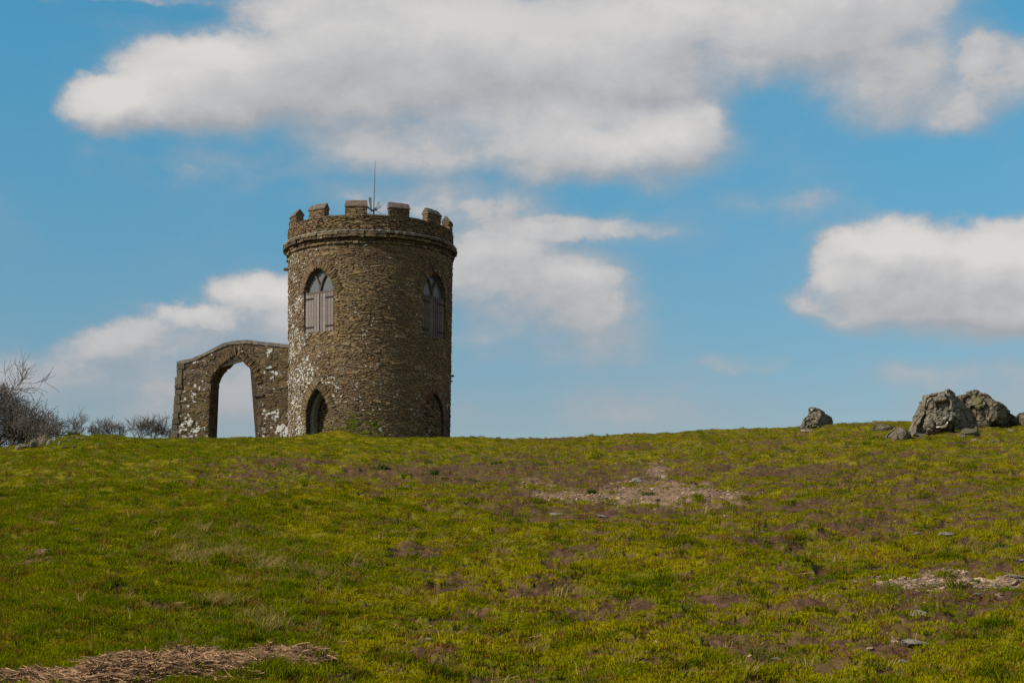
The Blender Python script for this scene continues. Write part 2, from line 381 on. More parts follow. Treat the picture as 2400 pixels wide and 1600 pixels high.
def plain(name, c0, c1, scale=12, rough=0.9, bumpd=0.01, stretch=(1, 1, 1), spec=0.15, vary=False):
    m, t, b = mat(name)
    geo = t.new('ShaderNodeTexCoord'); P = t.vmath('MULTIPLY', geo.outputs['Object'], stretch)
    n = t.noise(P, scale, 6, 0.65)
    col = t.mix(t.step(n, 0.3, 0.7), c0, c1)
    if vary:
        oi = t.new('ShaderNodeObjectInfo'); sc = t.new('ShaderNodeVectorMath', operation='SCALE'); t.l.new(col, sc.inputs[0])
        t.l.new(t.math('MULTIPLY_ADD', oi.outputs['Random'], .5, .72), sc.inputs[3]); col = sc.outputs[0]
        kn = t.noise(geo.outputs['Object'], 26, 2, .5); col = t.mix(t.step(kn, .66, .72, 0, .8), col, (0.03, 0.022, 0.018))
    t.l.new(col, b.inputs['Base Color'])
    b.inputs['Roughness'].default_value = rough; b.inputs['Specular IOR Level'].default_value = spec
    bump(t, b, n, 0.6, bumpd); return m
M_MORTAR = plain('dark_mortar', (0.085, 0.064, 0.042), (0.19, 0.145, 0.095), 9, bumpd=0.03)
M_WMORTAR = plain('wall_mortar', (0.07, 0.055, 0.040), (0.15, 0.12, 0.085), 9, bumpd=0.03)
M_COPING = plain('slate_coping', (0.075, 0.058, 0.044), (0.17, 0.13, 0.10), 12, bumpd=0.015)
M_WCOPE = plain('mortar_coping', (0.10, 0.085, 0.07), (0.20, 0.17, 0.145), 7, bumpd=0.02)
M_SHUT = plain('weathered_board', (0.085, 0.068, 0.060), (0.29, 0.245, 0.225), 14, 0.8, 0.004, (5, 5, 0.35), vary=True)
M_SHUT2 = plain('shaded_board', (0.06, 0.040, 0.035), (0.20, 0.15, 0.135), 14, 0.8, 0.004, (5, 5, 0.35), vary=True)  # board copy, browner, with the right window's shade put into its colour
M_FRAME = plain('oak_frame', (0.06, 0.042, 0.030), (0.14, 0.105, 0.08), 18, 0.75, 0.004, (1, 1, 0.4))
M_IRON = plain('iron', (0.012, 0.009, 0.009), (0.035, 0.022, 0.018), 30, 0.6, 0.002)
M_BRICK = plain('red_brick', (0.09, 0.035, 0.022), (0.20, 0.075, 0.045), 20, 0.9, 0.006)
M_DRESSED = plain('dressed_stone', (0.13, 0.12, 0.10), (0.25, 0.235, 0.20), 10, 0.85, 0.006)
M_DARKSTONE = plain('dark_stone', (0.035, 0.028, 0.024), (0.09, 0.07, 0.055), 10, 0.9, 0.02)  # darker brown stone for the reveals, doorway back and springer slab
M_PALE = plain('pale_mortar', (0.35, 0.35, 0.35), (0.62, 0.62, 0.62), 20, 0.9, 0.01)
M_METAL = plain('galvanised_metal', (0.24, 0.27, 0.29), (0.42, 0.46, 0.48), 20, 0.5, 0.001)
M_DMETAL = plain('dark_metal', (0.03, 0.035, 0.04), (0.06, 0.065, 0.07), 20, 0.5, 0.001)
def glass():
    m, t, b = mat('sky_grey_glass'); b.inputs['Base Color'].default_value = (0.12, 0.125, 0.125, 1)  # even grey base colour stands in for the reflected sky
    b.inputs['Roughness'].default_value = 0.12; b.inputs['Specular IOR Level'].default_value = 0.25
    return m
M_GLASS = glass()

# ------------------------------------------------------------------ rubble masonry
_P = np.array([1.10, 1.01, .95]) * np.array([[.215,.158,.088],[.175,.135,.082],[.135,.105,.072],[.235,.175,.098],[.165,.115,.070],[.19,.16,.115],[.10,.075,.056],[.155,.14,.075],[.26,.205,.125],[.15,.105,.085],[.075,.062,.055]])
PAL = _P * .6 + _P.mean(0) * .4 + .0
def stone_tone(s, z, up):
    n = float(gn(s * .55, z * .5, 91)); t = max(0, min(1, .5 + n * 1.3)); return (1 - t) * np.array([.98, .90, .92]) + t * np.array([1.06, 1.04, .86])
HEX_F = [(0, 1, 7, 6), (1, 2, 8, 7), (2, 3, 9, 8), (3, 4, 10, 9), (4, 5, 11, 10), (5, 0, 6, 11), (6, 7, 8, 9, 10, 11)]
class Stone:
    __slots__ = ('v', 'c', 'a', 'size', 'vis', 'w', 'h')
def make_stone(rg, mapf, s, z, w_, h_, out0, out1, tilt=0.0, lich=0.0, dark=1.0, keep=1.0, taper=0.80):
    hw, hh = w_ / 2, h_ / 2
    j = lambda k: rg.uniform(-k, k)
    ring = [(-hw, j(.25) * h_), (-hw * (0.72 + j(.2)), hh * (1 + j(.18))), (hw * (0.62 + j(.28)), hh * (1 + j(.18))),
            (hw, j(.25) * h_), (hw * (0.72 + j(.2)), -hh * (1 + j(.18))), (-hw * (0.62 + j(.28)), -hh * (1 + j(.18)))]
    ct, st = math.cos(tilt), math.sin(tilt)
    V = []
    ox, oz = j(.08) * w_, j(.12) * h_
    for lay in (0, 1):
        for (a, b) in ring:
            if lay: a, b = a * (taper + 0.1) + ox, b * taper + oz
            p, q = a * ct - b * st, a * st + b * ct
            o = out0 if lay == 0 else out1 * (1 + j(.45)) 
            V.append(mapf(s + p, z + q, o))
    st_ = Stone(); st_.v = np.array(V); c = PAL[rg.randint(len(PAL))] * rg.uniform(0.80, 1.15) * dark * stone_tone(s, z, 0)
    st_.c = c; st_.a = lich; st_.w = w_; st_.h = h_; st_.size = (w_ * h_); st_.vis = 1.0
    return st_
def emit_stones(stones, parent, mat_, toward, n_parts=300, name='stone', rest='rubble_stonework', minsize=None):
    """the largest stones in view become parts of their own, the others one part of kind stuff"""
    nrm = []
    for s in stones:
        c = s.v.mean(0); f = s.v[6:12].mean(0) - s.v[0:6].mean(0); f /= (np.linalg.norm(f) + 1e-9)
        nrm.append(s.size * max(0.0, float(np.dot(f, toward))))
    order = np.argsort(nrm)[::-1]; top = set(order[:n_parts].tolist())
    V, F, Cc = [], [], []
    for i, s in enumerate(stones):
        if i in top:
            c = s.v.mean(0)
            mesh_obj(name, s.v - c, HEX_F, mat_, parent, loc=tuple(c), colors=[(*s.c, s.a)] * 12)
        else:
            k = len(V) * 12; V.append(s.v); F += [tuple(q + k for q in f) for f in HEX_F]; Cc += [(*s.c, s.a)] * 12
    if V:
        o = mesh_obj(rest, np.concatenate(V), F, mat_, parent, colors=Cc); tag(o, kind='stuff')

# ------------------------------------------------------------------ the tower
TX, TY = (866 - 1200) / FPX * 67.4, 67.4
TZ = EYE + 6.41
TROT = math.atan2(-TX, TY)      # local -y looks to the camera
tower = empty('round_tower', (TX, TY, TZ), TROT, label='round crenellated rubble stone tower with shuttered pointed windows on the crest', cat='tower')
tower.rotation_euler = (0, R(0.38), TROT)
R0 = 3.27
def RT(z): return 3.245 + 0.008 * z
def mapT(s, z, o):
    th = s / R0; r = RT(z) + o
    return (r * math.sin(th), -r * math.cos(th), z)
class Opening:
    def __init__(s, th, hw, z0, zs, za, ring=0.36):
        s.th, s.hw, s.z0, s.zs, s.za, s.ring = R(th), hw, z0, zs, za, ring
        rise = za - zs; s.r = (rise * rise + hw * hw) / (2 * hw); s.s = s.th * R0
    def half(s, z, grow=0.0):
        if z < s.z0: return -1
        if z <= s.zs: return s.hw + (grow if grow and z > s.zs - 0.001 else 0)
        rr = s.r + grow; d = z - s.zs
        if d >= rr: return -1
        return math.sqrt(rr * rr - d * d) - (s.r - s.hw)
    def outline(s, n=12, hw=None, inset=0.0):
        """from bottom left up over the point to bottom right (local x, z)"""
        h = s.hw - inset; r = s.r - inset; cx = s.r - s.hw
        pts = [(-h, s.z0 + inset)]
        amax = math.acos(min(1, max(-1, cx / r)))
        for i in range(n + 1):
            a = amax * i / n; pts.append((cx - r * math.cos(a), s.zs + r * math.sin(a)))
        for i in range(n - 1, -1, -1):
            a = amax * i / n; pts.append((-cx + r * math.cos(a), s.zs + r * math.sin(a)))
        pts.append((h, s.z0 + inset))
        return pts
W1 = Opening(-38.5, 0.75, 3.83, 5.36, 6.34); W2 = Opening(51.5, 0.75, 3.83, 5.36, 6.34)
DR = Opening(-39.5, 0.60, -0.6, 0.55, 1.68, 0.34); BL = Opening(52.5, 0.70, -0.6, 0.70, 1.62, 0.26)
OPEN = [W1, W2, DR, BL]
ZC0, ZC1, ZPT, ZCR = 7.12, 7.64, 8.25, 8.33

def tower_core():
    ns, nz = 360, 150
    z0, z1 = -0.8, 7.2
    V, F = [], []
    for i in range(nz + 1):
        z = z0 + (z1 - z0) * i / nz
        for k in range(ns): V.append(mapT((k / ns * 2 * math.pi) * R0, z, -0.012))
    for i in range(nz):
        z = z0 + (z1 - z0) * (i + .5) / nz
        for k in range(ns):
            s = ((k + .5) / ns * 2 * math.pi + math.pi) % (2 * math.pi) - math.pi; s *= R0
            if any(abs(s - o.s) < o.half(z) for o in OPEN): continue
            a = i * ns + k; b = i * ns + (k + 1) % ns
            F.append((a, b, b + ns, a + ns))
    mesh_obj('wall_core', V, F, M_MORTAR, tower)
    # parapet ring and roof
    V, F = [], []
    prof = [(3.27, 7.1), (3.27, ZPT), (2.95, ZPT), (2.95, 7.5), (0.0, 7.55)]
    n = 120
    for (r, z) in prof:
        for k in range(n): a = k / n * 2 * math.pi; V.append((r * math.sin(a), -r * math.cos(a), z))
    for q in range(len(prof) - 1):
        for k in range(n): k2 = (k + 1) % n; F.append((q * n + k, q * n + k2, (q + 1) * n + k2, (q + 1) * n + k))
    mesh_obj('parapet_core', V, F, M_MORTAR, tower)
tower_core()

def course_stones(rg, mapf, s0, s1, z0, z1, openings, hmin=.024, hmax=.066, wmin=.08, wmax=.42, lichf=None, darkf=None, top=None, protr=0.019, sstart=None):
    out = []; z = z0
    while z < z1:
        h = rg.uniform(hmin, hmax); s = s0 + rg.uniform(-.3, 0)
        while s < s1:
            w_ = rg.uniform(wmin, wmax) * (0.7 + 0.6 * (h - hmin) / (hmax - hmin)); c = s + w_ / 2
            wav = 0.13 * float(gn(c * 0.9, z * 0.8, 61)) + 0.08 * float(gn(c * 2.6, z * 2.2, 62))
            sl = 0.5 * (float(gn((c + .15) * 0.9, z * 0.8, 61)) - float(gn((c - .15) * 0.9, z * 0.8, 61))) + rg.normal(0, 0.15) + (.12 * float(gn(c * 1.7, z * 1.7, 63)) if z < 3 else 0)
            zc = z + h / 2 + wav; a, b = s + .008, s + w_ - .008; ok = True
            for o in openings:
                g = o.ring if zc > o.zs - 0.05 else 0.0
                hf = o.half(zc, g) if zc > o.zs else o.half(zc)
                if hf < 0: continue
                l, r_ = o.s - hf, o.s + hf
                if b <= l or a >= r_: continue
                if c < o.s: b = min(b, l)
                else: a = max(a, r_)
                if b - a < 0.07: ok = False
            if top is not None and zc + h / 2 > top((a + b) / 2): ok = False
            if ok and zc < z1:
                w2 = b - a; cc = (a + b) / 2
                pr = protr * rg.choice([.3, .6, .9, 1.2, 1.8], p=[.22, .3, .28, .14, .06])
                k = 1.0; big = rg.rand() < .07
                if big and h > .04: k = rg.uniform(1.7, 2.6); pr = protr * 1.5; w2 = max(w2, .16); sl *= .4
                # some spots hold a big block, some nest of splinters
                out.append(make_stone(rg, mapf, cc, zc, w2 * 1.04, h * 1.06 * k, -0.06, pr, sl, lichf(cc, zc) if lichf else 0, darkf(cc, zc) if darkf else 1))
            s += w_
        z += h
    return out
rg = np.random.RandomState(11)
def lichT(s, z):
    th = math.degrees(s / R0); L = 0
    if th < 0:
        L = max(0, 1 - abs(th + 72) / 38) * (1.05 if z < 5.2 else 0.7) + max(0, 1 - abs(th + 35) / 30) * max(0, 1 - abs(z - 1.7) / 1.6) * 0.75
    return min(1.15, L + 0.36 + (0.12 if z < 2.5 else 0)) 
def darkT(s, z):
    n = float(gn(s * 0.7, z * 0.6, 71)); return 1.0 + 0.28 * n + (0.12 if 2.5 < z < 6.5 and -1.5 < s < 2.2 else 0)
stones = course_stones(rg, mapT, -math.pi * R0, math.pi * R0 - .05, -0.7, ZC0, OPEN, lichf=lichT, darkf=darkT)
# the parapet above the string course
stones += course_stones(rg, lambda s, z, o: mapT(s, z, o + 0.01), -math.pi * R0, math.pi * R0 - .05, ZC1 + 0.02, ZPT, [], lichf=lambda s, z: 0.1, darkf=lambda s, z: 0.86)
for q in stones:
    c_ = q.v.mean(0); ss_ = math.atan2(c_[0], -c_[1]) * R0
    if -1.7 < ss_ < .5 and c_[2] < 1.0 and rg.rand() < .75 * (1 - c_[2] / 1.0) * (1 if gn(ss_ * 2.2, c_[2] * 2.2, 5) > -.12 else .15): q.c = np.array([.105, .115, .010]) * rg.uniform(.7, 1.2)
emit_stones(stones, tower, M_STONE, np.array([0, -1, 0]))

def voussoirs(o, mapf, name, lenr, thick, mt, rg, dark=1.0, lich=0.15, protr=0.026):
    cx = o.r - o.hw; amax = math.acos(min(1, cx / o.r)); n = max(6, int(amax * (o.r + lenr[0] / 2) / thick))
    for side in (-1, 1):
        for i in range(n):
            a = amax * (i + .5) / n; ln = rg.uniform(*lenr); rr = o.r + ln / 2 - 0.02
            x = -side * cx * -1 + side * rr * math.cos(a) if False else side * (-cx + rr * math.cos(a)); z = o.zs + rr * math.sin(a)
            til = a if side > 0 else math.pi - a
            s = make_stone(rg, mapf, o.s + x, z, ln, thick * rg.uniform(.8, 1.1), -0.16, protr * rg.uniform(.5, 1.6), til + rg.normal(0, .05), lich, dark * rg.uniform(.85, 1.2), taper=.86)
            c = s.v.mean(0)
            mesh_obj(name, s.v - c, HEX_F, mt, tower, loc=tuple(c), colors=[(*s.c, s.a)] * 12)
for o, tk in ((W1, .052), (W2, .052), (DR, .05)): voussoirs(o, mapT, 'voussoir', (.28, .46), tk, M_STONE, rg, .9)

def local_frame(th, dist):
    """window plane: origin on the axis line at angle th, x along the wall, y inward"""
    def f(x, d, z):   # d = distance outward from the axis
        return (x * math.cos(th) + d * math.sin(th), x * math.sin(th) - d * math.cos(th), z)
    return f
def strip_frame(f, outer, inner, d0, d1):
    """frame between two outlines of equal length, from distance d0 (back) to d1 (front)"""
    n = len(outer); V = []
    for (x, z) in outer: V.append(f(x, d1, z))
    for (x, z) in inner: V.append(f(x, d1, z))
    for (x, z) in outer: V.append(f(x, d0, z))
    for (x, z) in inner: V.append(f(x, d0, z))
    F = []
    for i in range(n - 1):
        F += [(i, i + 1, n + i + 1, n + i), (n + i, n + i + 1, 3 * n + i + 1, 3 * n + i), (2 * n + i, i + 2 * n + 1, i + 1, i)[::-1], (2 * n + i, 3 * n + i, 3 * n + i + 1, 2 * n + i + 1)]
    return V, F
def reveal(o, depth, f):
    out = o.outline(14); n = len(out); V = []
    for (x, z) in out: V.append(f(x, math.sqrt(max(0.1, (RT(z) - .01) ** 2 - x * x)), z))
    for (x, z) in out: V.append(f(x, depth, z))
    F = [(i, i + 1, n + i + 1, n + i) for i in range(n - 1)] + [(n - 1, 0, n, 2 * n - 1)]
    return V, F
def window(o, shut_mat):
    f = local_frame(o.th, 0); dp = 3.10
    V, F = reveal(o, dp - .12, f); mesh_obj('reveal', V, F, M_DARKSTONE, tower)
    outer = o.outline(14); inner = o.outline(14, inset=0.075)
    V, F = strip_frame(f, outer, inner, dp - .06, dp + .05)
    fr = mesh_obj('window_frame', V, F, M_FRAME, tower)
    tz = o.zs + 0.04
    v, q = join([box(-.70, .70, 0, 1, tz - .035, tz + .035)])
    v = [f(x, dp + (.045 if y > .5 else -.02) + .02, z) for x, y, z in v]; mesh_obj('transom', v, q, M_FRAME, fr)
    # Y tracery: two curved bars springing from the middle
    for side in (-1, 1):
        n = 10; V = []; F = []
        for i in range(n + 1):
            t = i / n; r = 0.98; ang = t * R(43)
            for wv, dv in ((-.028, .04), (.028, .04), (.028, -.05), (-.028, -.05)):
                rr = r + wv; x = side * (r - rr * math.cos(ang)); z = tz + rr * math.sin(ang)
                V.append(f(x, dp + dv, z))
        for i in range(n):
            for k in range(4): F.append((i * 4 + k, i * 4 + (k + 1) % 4, i * 4 + 4 + (k + 1) % 4, i * 4 + 4 + k))
        mesh_obj('mullion', V, F, M_FRAME, fr)
    # glass: two side lights and the top light
    r = 0.98
    def bar(t, side): a = t * R(43); return (side * (r - r * math.cos(a)), tz + r * math.sin(a))
    ol = [p for p in o.outline(14, inset=0.05)]
    apex = max(ol, key=lambda p: p[1])
    e = bar(1, 1)
    for side in (-1, 1):
        edge = sorted([p for p in ol if p[0] * side > 0 and tz - .02 <= p[1] <= e[1]], key=lambda p: p[1])
        poly = [(0.0, tz)] + [(side * abs(edge[0][0]), tz)] + edge + [bar(t, side) for t in (1, .8, .6, .4, .2)]
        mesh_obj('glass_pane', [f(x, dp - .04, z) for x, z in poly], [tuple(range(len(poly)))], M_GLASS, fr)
    edge = [p for p in ol if p[1] > e[1]]
    poly = [bar(t, -1) for t in (0, .25, .5, .75, 1)] + edge + [bar(t, 1) for t in (1, .75, .5, .25)]
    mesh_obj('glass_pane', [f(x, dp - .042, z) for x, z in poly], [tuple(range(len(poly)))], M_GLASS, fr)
    # shutters of vertical boards with strap hinges
    rr = np.random.RandomState(int(abs(o.th) * 100))
    for side in (-1, 1):
        v, q = box(0.012, .70, 0, 1, o.z0 + .06, tz - .05)
        v = [f(side * x, dp + (.035 if y > .5 else .0), z) for x, y, z in v]
        sh = mesh_obj('shutter', v, q, M_FRAME, tower)
        nb = 5; xs = np.linspace(0.012, .70, nb + 1)
        for k in range(nb):
            a, b = xs[k] + .009, xs[k + 1] - .009; zt = tz - .04 + rr.uniform(-.01, .01); zb = o.z0 + .04 + rr.uniform(-.02, .015); pr = rr.uniform(.056, .068)
            v, q = box(a, b, 0, 1, zb, zt); v = [(side * x, dp + (pr if y > .5 else .036), z) for x, y, z in v]
            cxx = side * (a + b) / 2; cz = (zb + zt) / 2
            org = Vector(f(cxx, dp, cz)); vv = [Vector(f(x, y, z)) - org for x, y, z in v]
            mesh_obj('board', vv, q, shut_mat, sh, loc=org)
        for hz in (o.z0 + .24, tz - .22):
            v, q = join([box(.30, .735, 0, 1, hz - .028, hz + .028), box(.70, .745, 0, 1, hz - .09, hz + .09)])
            v = [f(side * x, dp + (.082 if y > .5 else .066), z) for x, y, z in v]
            mesh_obj('strap_hinge', v, q, M_IRON, sh)
    # sloping sill
    v, q = box(-.80, .80, 0, 1, o.z0 - .07, o.z0 + .015)
    v = [f(x, (math.sqrt(RT(z) ** 2 - x * x) + .02) if y > .5 else dp - .1, z - (.02 if y > .5 else 0)) for x, y, z in v]
    mesh_obj('sill', v, q, M_COPING, tower)
window(W1, M_SHUT); window(W2, M_SHUT2)
bb = [c for c in tower.children if c.name.startswith('shutter')]

# recessed doorway, walled up inside, with a dressed jamb
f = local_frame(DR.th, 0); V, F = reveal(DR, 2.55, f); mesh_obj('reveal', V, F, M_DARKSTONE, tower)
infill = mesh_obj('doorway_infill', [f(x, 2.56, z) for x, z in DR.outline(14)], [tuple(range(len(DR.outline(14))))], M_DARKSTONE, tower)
o_in = DR.outline(14, inset=.16); o_out = DR.outline(14, inset=.005)
half_ = len(o_in) // 2 + 1
V, F = strip_frame(f, o_out[:half_], o_in[:half_], 2.66, 2.92); mesh_obj('dressed_jamb', V, F, M_DRESSED, tower)
mi = lambda s, z, o: f(s, 2.58 + o, z)
for k, s in enumerate(course_stones(rg, mi, -.62, .62, -.5, 1.5, [], .07, .15, .2, .5, lichf=lambda s, z: .5 if s > 0.2 and z < 1 else .1, darkf=lambda s, z: .8, top=lambda s: 1.55 - abs(s) * 1.1)):
    c = s.v.mean(0); mesh_obj('stone', s.v - c, HEX_F, M_STONE, infill, loc=tuple(c), colors=[(*s.c, s.a)] * 12)
# bricked-edge blocked arch, its filling set back a hand's breadth
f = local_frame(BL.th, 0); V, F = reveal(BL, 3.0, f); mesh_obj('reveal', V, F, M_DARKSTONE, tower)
ol = BL.outline(14); bi = mesh_obj('blocked_arch_infill', [f(x, 3.04 + .0 * x, z) for x, z in ol], [tuple(range(len(ol)))], M_MORTAR, tower)
mi = lambda s, z, o: f(s, 3.06 + o + 0.06 * (1 - (s / .7) ** 2), z)
for k, s in enumerate(course_stones(rg, mi, -.68, .68, -.5, 1.6, [], .06, .13, .15, .45, lichf=lambda s, z: .3, darkf=lambda s, z: .85, top=lambda s: 1.58 - abs(s) * 1.0)):
    c = s.v.mean(0); mesh_obj('stone', s.v - c, HEX_F, M_STONE, bi, loc=tuple(c), colors=[(*s.c, s.a)] * 12)
ptsb = BL.outline(10)
for i in range(1, len(ptsb) - 1):
    x, z = ptsb[i]; x2, z2 = ptsb[i + 1] if i + 1 < len(ptsb) else ptsb[i]
    if rg.rand() < .42: continue
    ang = math.atan2(z - BL.zs, x + (BL.r - BL.hw) * (1 if x > 0 else -1) * 1.0) if z > BL.zs else (0 if x > 0 else math.pi)
    cc = math.cos(ang); ss = math.sin(ang)
    s = make_stone(rg, mapT, BL.s + x + .08 * cc, z + .08 * ss, .22, .075, -.12, .02, ang, 0, 1, taper=.95)
    c = s.v.mean(0); mesh_obj('brick', s.v - c, HEX_F, M_BRICK, tower, loc=tuple(c))
for side in (-1, 1):
    for k in range(7):
        if (k + (side < 0)) % 3 != 0: continue
        z = -.1 + k * .12
        s = make_stone(rg, mapT, BL.s + side * (BL.hw + .07), z, .2, .075, -.12, .02, 0, 0, 1, taper=.95)
        c = s.v.mean(0); mesh_obj('brick', s.v - c, HEX_F, M_BRICK, tower, loc=tuple(c))

# string course: ragged slabs over a corbelled course
def ring_stones(name, z0, z1, r1, wr, jit, dark, seed, lich=.1):
    rr = np.random.RandomState(seed); a = -math.pi
    while a < math.pi - .02:
        w_ = rr.uniform(*wr) / r1; w_ = min(w_, math.pi - a); h = (z1 - z0) * rr.uniform(.82, 1.0); zt = z1 - rr.uniform(0, .03)
        ro = r1 + rr.uniform(-jit, jit * .5); n = 4; V = []
        for k in range(n + 1):
            th = a + .004 + (w_ - .008) * k / n; q = rr.uniform(-jit * .4, jit * .4)
            for (r_, z_) in ((3.2, zt - h), (3.2, zt), (ro + q, zt - rr.uniform(0, .02)), (ro + q * .7 + rr.uniform(-.02, .02), zt - h + rr.uniform(0, .04))):
                V.append((r_ * math.sin(th), -r_ * math.cos(th), z_))
        F = [(0, 1, 2, 3), tuple(n * 4 + k for k in (3, 2, 1, 0))]
        for k in range(n):
            for j in range(4): F.append((k * 4 + j, k * 4 + 4 + j, k * 4 + 4 + (j + 1) % 4, k * 4 + (j + 1) % 4))
        V = np.array(V); c = V.mean(0); col = PAL[rr.randint(len(PAL))] * dark * rr.uniform(.8, 1.15)
        mesh_obj(name, V - c, F, M_STONE, tower, loc=tuple(c), colors=[(*col, lich)] * len(V))
        a += w_
ring_stones('cornice_slab', 7.53, 7.655, 3.505, (.28, .62), .04, .78, 5)
ring_stones('cornice_slab', 7.40, 7.53, 3.49, (.22, .5), .05, .70, 8)
ring_stones('corbel_stone', 7.30, 7.40, 3.36, (.2, .45), .04, .7, 6)
ring_stones('corbel_stone', 7.18, 7.30, 3.385, (.18, .4), .04, .85, 9)
rr = np.random.RandomState(3); V, F = [], []; n = 240
for k in range(n):
    th = k / n * 2 * math.pi; ro = 3.475 + .03 * math.sin(k * 1.7) + rr.uniform(-.015, .015)
    for (r_, z_) in ((3.27, 7.70), (ro, 7.668), (ro, 7.655), (3.27, 7.655)): V.append((r_ * math.sin(th), -r_ * math.cos(th), z_))
for k in range(n):
    k2 = (k + 1) % n
    for j in range(3): F.append((k * 4 + j, k2 * 4 + j, k2 * 4 + j + 1, k * 4 + j + 1))
mesh_obj('mortar_fillet', V, F, M_PALE, tower)

# battlements
MW, MT = 0.80, 0.31
def curved_prism(th0, th1, prof, n=6):
    V, F = [], []; m = len(prof)
    for k in range(n + 1):
        th = th0 + (th1 - th0) * k / n
        for (r_, z_) in prof: V.append((r_ * math.sin(th), -r_ * math.cos(th), z_))
    for k in range(n):
        for j in range(m): F.append((k * m + j, k * m + m + j, k * m + m + (j + 1) % m, k * m + (j + 1) % m))
    F += [tuple(range(m)), tuple(range(n * m + m - 1, n * m - 1, -1))]
    return V, F
for k in range(12):
    thc = R(-10.2 + 30 * k); dth = MW / 2 / 3.28; ze = 8.60 + rr.uniform(-.015, .015); ri, ro = 3.29 - MT, 3.29
    V, F = curved_prism(thc - dth, thc + dth, [(ro - .03, ZPT - .02), (ro - .03, ze), (ri, ze), (ri, ZPT - .02)])
    mer = mesh_obj('merlon', V, F, M_MORTAR, tower)
    mapM = lambda s, z, o: ((3.26 + o) * math.sin(thc + s / 3.28), -(3.26 + o) * math.cos(thc + s / 3.28), z)
    z = ZPT + .005
    while z < ze - .02:
        h = rr.uniform(.055, .10); h = min(h, ze - z); s = -MW / 2
        while s < MW / 2 - .03:
            w_ = min(rr.uniform(.16, .42), MW / 2 - s)
            st = make_stone(rr, mapM, s + w_ / 2, z + h / 2, w_ * 1.03, h * 1.03, -.05, .035, rr.normal(0, .04), .15, .9, taper=.9)
            c = st.v.mean(0); mesh_obj('stone', st.v - c, HEX_F, M_STONE, mer, loc=tuple(c), colors=[(*st.c, st.a)] * 12); s += w_
        for side in (-1, 1):
            th = thc + side * dth
            mapS = lambda s, z, o: ((ri + MT / 2 + s) * math.sin(th) + side * (o - .01) * math.cos(th), -(ri + MT / 2 + s) * math.cos(th) + side * (o - .01) * math.sin(th), z)
            st = make_stone(rr, mapS, rr.uniform(-.02, .02), z + h / 2, MT * 1.02, h * 1.03, -.03, .03, rr.normal(0, .03), .1, .9, taper=.92)
            if side > 0 or True:
                c = st.v.mean(0); mesh_obj('stone', st.v - c, HEX_F, M_STONE, mer, loc=tuple(c), colors=[(*st.c, st.a)] * 12)
        z += h
    rm = (ri + ro) / 2; zr = ze + .255 + rr.uniform(-.015, .02); e = .035; dt2 = dth + .03 / 3.28
    V, F = curved_prism(thc - dt2 + rr.uniform(-.003, .003), thc + dt2, [(ro + e, ze - .005), (ro + e + .004, ze + .04), (rm + .02, zr), (rm - .02, zr), (ri - e, ze + .04), (ri - e, ze - .005)], 5)
    V = [Vector(v) + Vector((rr.uniform(-.006, .006), rr.uniform(-.006, .006), rr.uniform(-.008, .008))) for v in V]
    mesh_obj('merlon_coping', V, F, M_COPING, mer)
    # coping of the gap to the next merlon, in three slabs
    g0, g1 = thc + dth + .004, thc + R(30) - dth - .004
    for q in range(3):
        a0, a1 = g0 + (g1 - g0) * q / 3 + .002, g0 + (g1 - g0) * (q + 1) / 3 - .002; dz = rr.uniform(-.012, .012)
        V, F = curved_prism(a0, a1, [(ro + .03, ZPT + .0 + dz), (ro + .03, ZPT + .025 + dz), (rm, ZPT + .10 + dz), (ri - .02, ZPT + .02 + dz), (ri - .02, ZPT - .01 + dz)], 3)
        mesh_obj('gap_coping', V, F, M_COPING, tower)

# stones jutting from the face, at the left limb and low on the right
for (th, z, w_, h, o) in ((-88, 6.72, .12, .13, .17), (87, 2.55, .12, .07, .13), (88, 2.35, .08, .06, .08), (-84, 7.0, .1, .08, .08)):
    s = make_stone(rg, mapT, R(th) * R0, z, w_, h, -.05, o, 0, 0, .6, taper=.95); c = s.v.mean(0)
    mesh_obj('projecting_stone', s.v - c, HEX_F, M_STONE, tower, loc=tuple(c), colors=[(*s.c, 0)] * 12)

# aerial on the roof ------------------------------------------------
def tube(p0, p1, r0, r1, n=6):
    p0, p1 = Vector(p0), Vector(p1); d = (p1 - p0).normalized(); a = d.orthogonal().normalized(); b = d.cross(a)
    V = [p0 + (a * math.cos(t) + b * math.sin(t)) * r0 for t in np.linspace(0, 2 * math.pi, n, endpoint=False)]
    V += [p1 + (a * math.cos(t) + b * math.sin(t)) * r1 for t in np.linspace(0, 2 * math.pi, n, endpoint=False)]
    F = [(i, (i + 1) % n, n + (i + 1) % n, n + i) for i in range(n)] + [tuple(range(n))[::-1], tuple(range(n, 2 * n))]
    return V, F
def PX(px, py, Y):   # a point at depth Y seen at 2400 px position
    return Vector(((px - 1200) / FPX * Y, Y, EYE + (HOR - py) / FPX * Y))
AY = 66.0; hub = PX(876, 493, AY); roofz = TZ + 7.5
ab = Vector((hub.x, AY, roofz))
aer = empty('roof_aerial', ab, label='thin whip aerial rising from splayed grey metal arms between two merlons', cat='aerial')
def apart(name, segs, mt):
    V, F = join([tube(Vector(a) - ab, Vector(b) - ab, r0, r1) for a, b, r0, r1 in segs]); return mesh_obj(name, V, F, mt, aer)
apart('mast', [(ab, hub, .03, .03), (hub, PX(879.5, 378, AY), .022, .006)], M_DMETAL)
apart('mounting_ring', [(PX(870, 494, AY), PX(884, 491, AY), .035, .035)], M_DMETAL)
